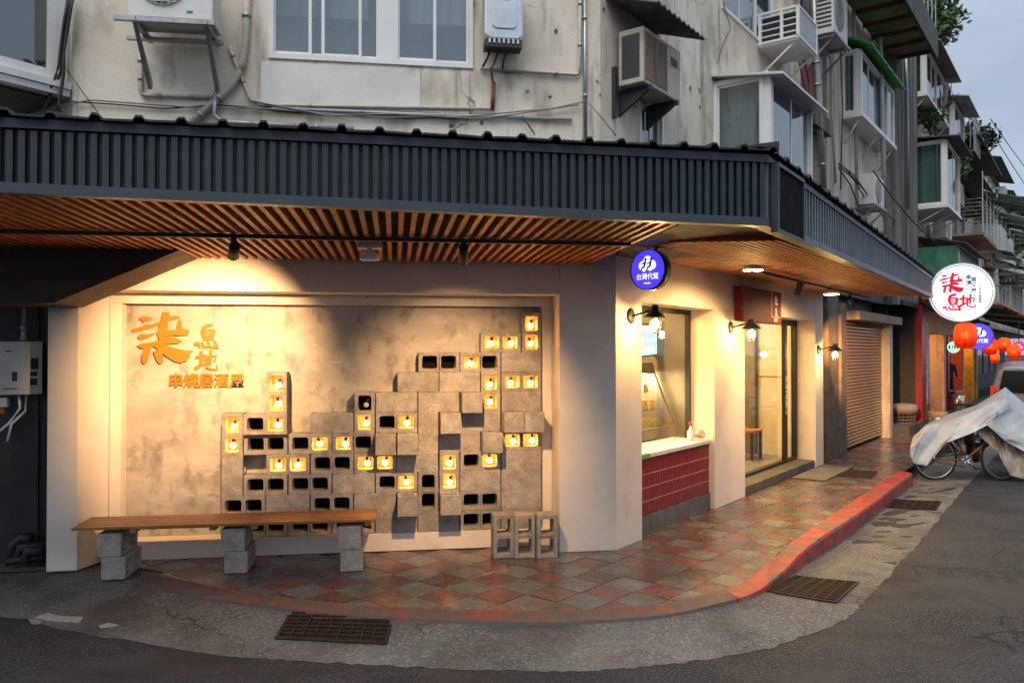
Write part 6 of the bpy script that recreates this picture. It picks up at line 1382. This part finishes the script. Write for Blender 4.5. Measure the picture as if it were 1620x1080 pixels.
# ================================================================== LEFT SIDE DETAILS
a_, z_ = A.px(10, 624, .2); b_ = A.px(43, 624, .2)[0]; z1 = A.px(10, 540, .2)[1]
t = thing('gas_boiler', 'white wall hung gas boiler on the dark wall left of the display', 'boiler', A(a_+.1,.3,z_))
HB = Frame(A(b_,.16,0), Vector((math.cos(A.rz+.25), math.sin(A.rz+.25), 0)))
MB(HB).box(-.24,0,.0,.2,z_,z1).build('casing', 'ac_white', t, bevel=.008)
hb2 = Frame(HB(0,0,0), (Matrix.Rotation(.75,3,'Z') @ HB.d)); MB(hb2).box(.002,.16,.0,.18,z_,z1).build('side_casing', 'ac_white', t, bevel=.006)
mb = MB(HB); mb.box(-.22,-.19,-.002,-.0005,z_+.05,z_+.13); mb.box(-.1,-.06,-.002,-.0005,z_+.12,z_+.2); mb.box(-.17,-.06,-.002,-.0005,z_+.05,z_+.06); mb.box(-.15,-.11,-.002,-.0005,z1-.09,z1-.08); mb.build('print', 'ink_dark', t)
mb = MB(hb2); mb.box(.05,.12,-.002,-.0005,z_+.22,z_+.32); mb.box(.045,.11,-.002,-.0005,z_+.16,z_+.2); mb.box(.045,.11,-.002,-.0005,z_+.08,z_+.14); mb.build('print', 'ac_dark', t)
c = HB(-.03,.1,z1); MB().lathe([(.03,0),(.03,.03),(.022,.05),(.022,.1),(.03,.11),(.03,.13),(.02,.15),(.02,.3)], c, 10).build('flue', 'galv', t)
for pts in ([(30,625),(32,645),(15,668),(-10,690)],[(42,625),(40,650),(18,670),(12,698)]): P = [(*[A.px(x,y,.3)[0]], .3, A.px(x,y,.3)[1]) for x,y in pts]; MB(A).tube(P, .012, 7).build('hose', 'paper_white', t)
mb = MB(A); l, z = A.px(5,636,.36); mb.box(l-.06,l+.04,.34,.398,z-.04,z+.04); mb.build('gas_valve', 'paper_white', t); MB(A).box(l-.01,l+.02,.33,.339,z-.1,z-.05).build('valve_tap', 'orange_frame', t)
for i, pts in enumerate(([(20,885),(22,862),(35,850),(50,852)],[(30,880),(32,868),(72,862)],[(10,890),(40,884),(70,880)],[(40,890),(45,872),(68,871)])):
    P = []
    for x, y in pts: l, z = A.px(x,y,.25-.03*i); P.append((l,.25-.03*i,max(.05,z)))
    MB(A).tube(P, .05 if i != 2 else .035, 9).build('drain_pipe', 'black', None, 'fat black drain pipe lying at the foot of the dark wall', 'pipe', 'black drain pipes on the ground')

# ================================================================== MORE STREET CLUTTER
for i, (l, s_, z) in enumerate(((9.6,-.3,4.7),(10.6,-.3,8.9),(21.0,-.4,8.6),(24.3,-.5,4.6),(28.4,-.5,6.9),(33.0,-.5,6.0),(34.5,-.5,8.6))):
    ac_unit(B, l, l+.85, s_, s_+.3, z, z+.58, ('white outdoor air conditioner below the green roofed bay window','white outdoor air conditioner above the green roofed bay window','white outdoor air conditioner high beside the upper window boxes','outdoor air conditioner next to the green slatted shutter','outdoor air conditioner on the cream building past the shed','outdoor air conditioner low on the far grey building','outdoor air conditioner high on the far grey building')[i])
for i, pts in enumerate(([(1349,-20),(1352,60),(1356,330)],[(1392,60),(1396,200),(1401,350)],[(1432,60),(1436,200),(1437,330)],[(1505,140),(1507,330)],[(1524,330),(1526,430)])):
    pipe(pts, .035 if i != 1 else .05, ('pipe_beige','pipe_grey','galv','pipe_beige','pipe_grey')[i], ('beige drain pipe running down beside the green roofed bay window','grey drain pipe at the edge of the stained pier','steel pipe between the stained pier and the tall window box','beige drain pipe below the hanging plant','grey drain pipe beside the cream sheet panel')[i], 'pipe', s=(-.06,-.28,-.3,-.1,-.15)[i], fr=B)
for i, (p, q, sag) in enumerate(((B(24,-.9,9.6), B(60,-3.5,9.5), .5),(B(23.5,-.9,9.2), B(62,-3.2,8.8), .7),(B(14,-.5,4.6), B(30,-.9,5.1), .5),(B(9,-.4,5.2), B(22,-.8,5.0), .6),(B(16,-.9,3.9), B(40,-1.3,5.4), .4))):
    MB().tube([p.lerp(q, t/10)-UP*sag*4*(t/10)*(1-t/10) for t in range(11)], .014, 5).build('power_line', 'cable', None, ('thin power line crossing the sky past the rooftop shed','second thin power line sagging below the first past the shed','black line slung from the stained pier to the low building','black line slung under the green roofed bay window','black line slung over the shop awnings')[i], 'cable')
for i, (l, z) in enumerate(((27.2,5.0),(31.6,5.9),(38.0,5.2),(22.4,8.3))):
    t = thing('window_cage', ('rusty window cage on the cream building past the shed','rusty window cage on the grey building with tin awnings','rusty window cage on the pale building beyond the awnings','rusty window cage above the low grey building')[i], 'window cage', B(l,-.4,z))
    MB(B).box(l,l+1.6,-.6,.04,z-.05,z).build('tray', 'rust', t)
    for k in range(9): MB(B).box(l+k*.2-.01,l+k*.2+.01,-.6,-.58,z,z+1.1).build('bar', 'galv', t)
    for k in range(4): MB(B).box(l,l+1.6,-.615,-.601,z+.2+k*.28,z+.22+k*.28).build('cross_rail', 'galv', t)
    for k in range(3): MB(B).box(l-.01,l+.01,-.5+k*.2,-.48+k*.2,z,z+1.1).build('bar', 'galv', t)
for i, (px, py, Y) in enumerate(((1470,205,20.5),(1512,330,24),(1545,345,27),(1600,420,36))):
    b0 = hy(px, py, Y); bush(b0, [b0+Vector((random.uniform(-.4,.4), random.uniform(-.3,.3), random.uniform(.0,.45))) for _ in range(6)], ('potted shrub on the sill of the upper white windows','potted shrub beside the dark barrel awning','potted shrub on the cream balcony','creeping shrub on the far balconies')[i], 'potted_shrub', 'leaf', 40, .14, .18)
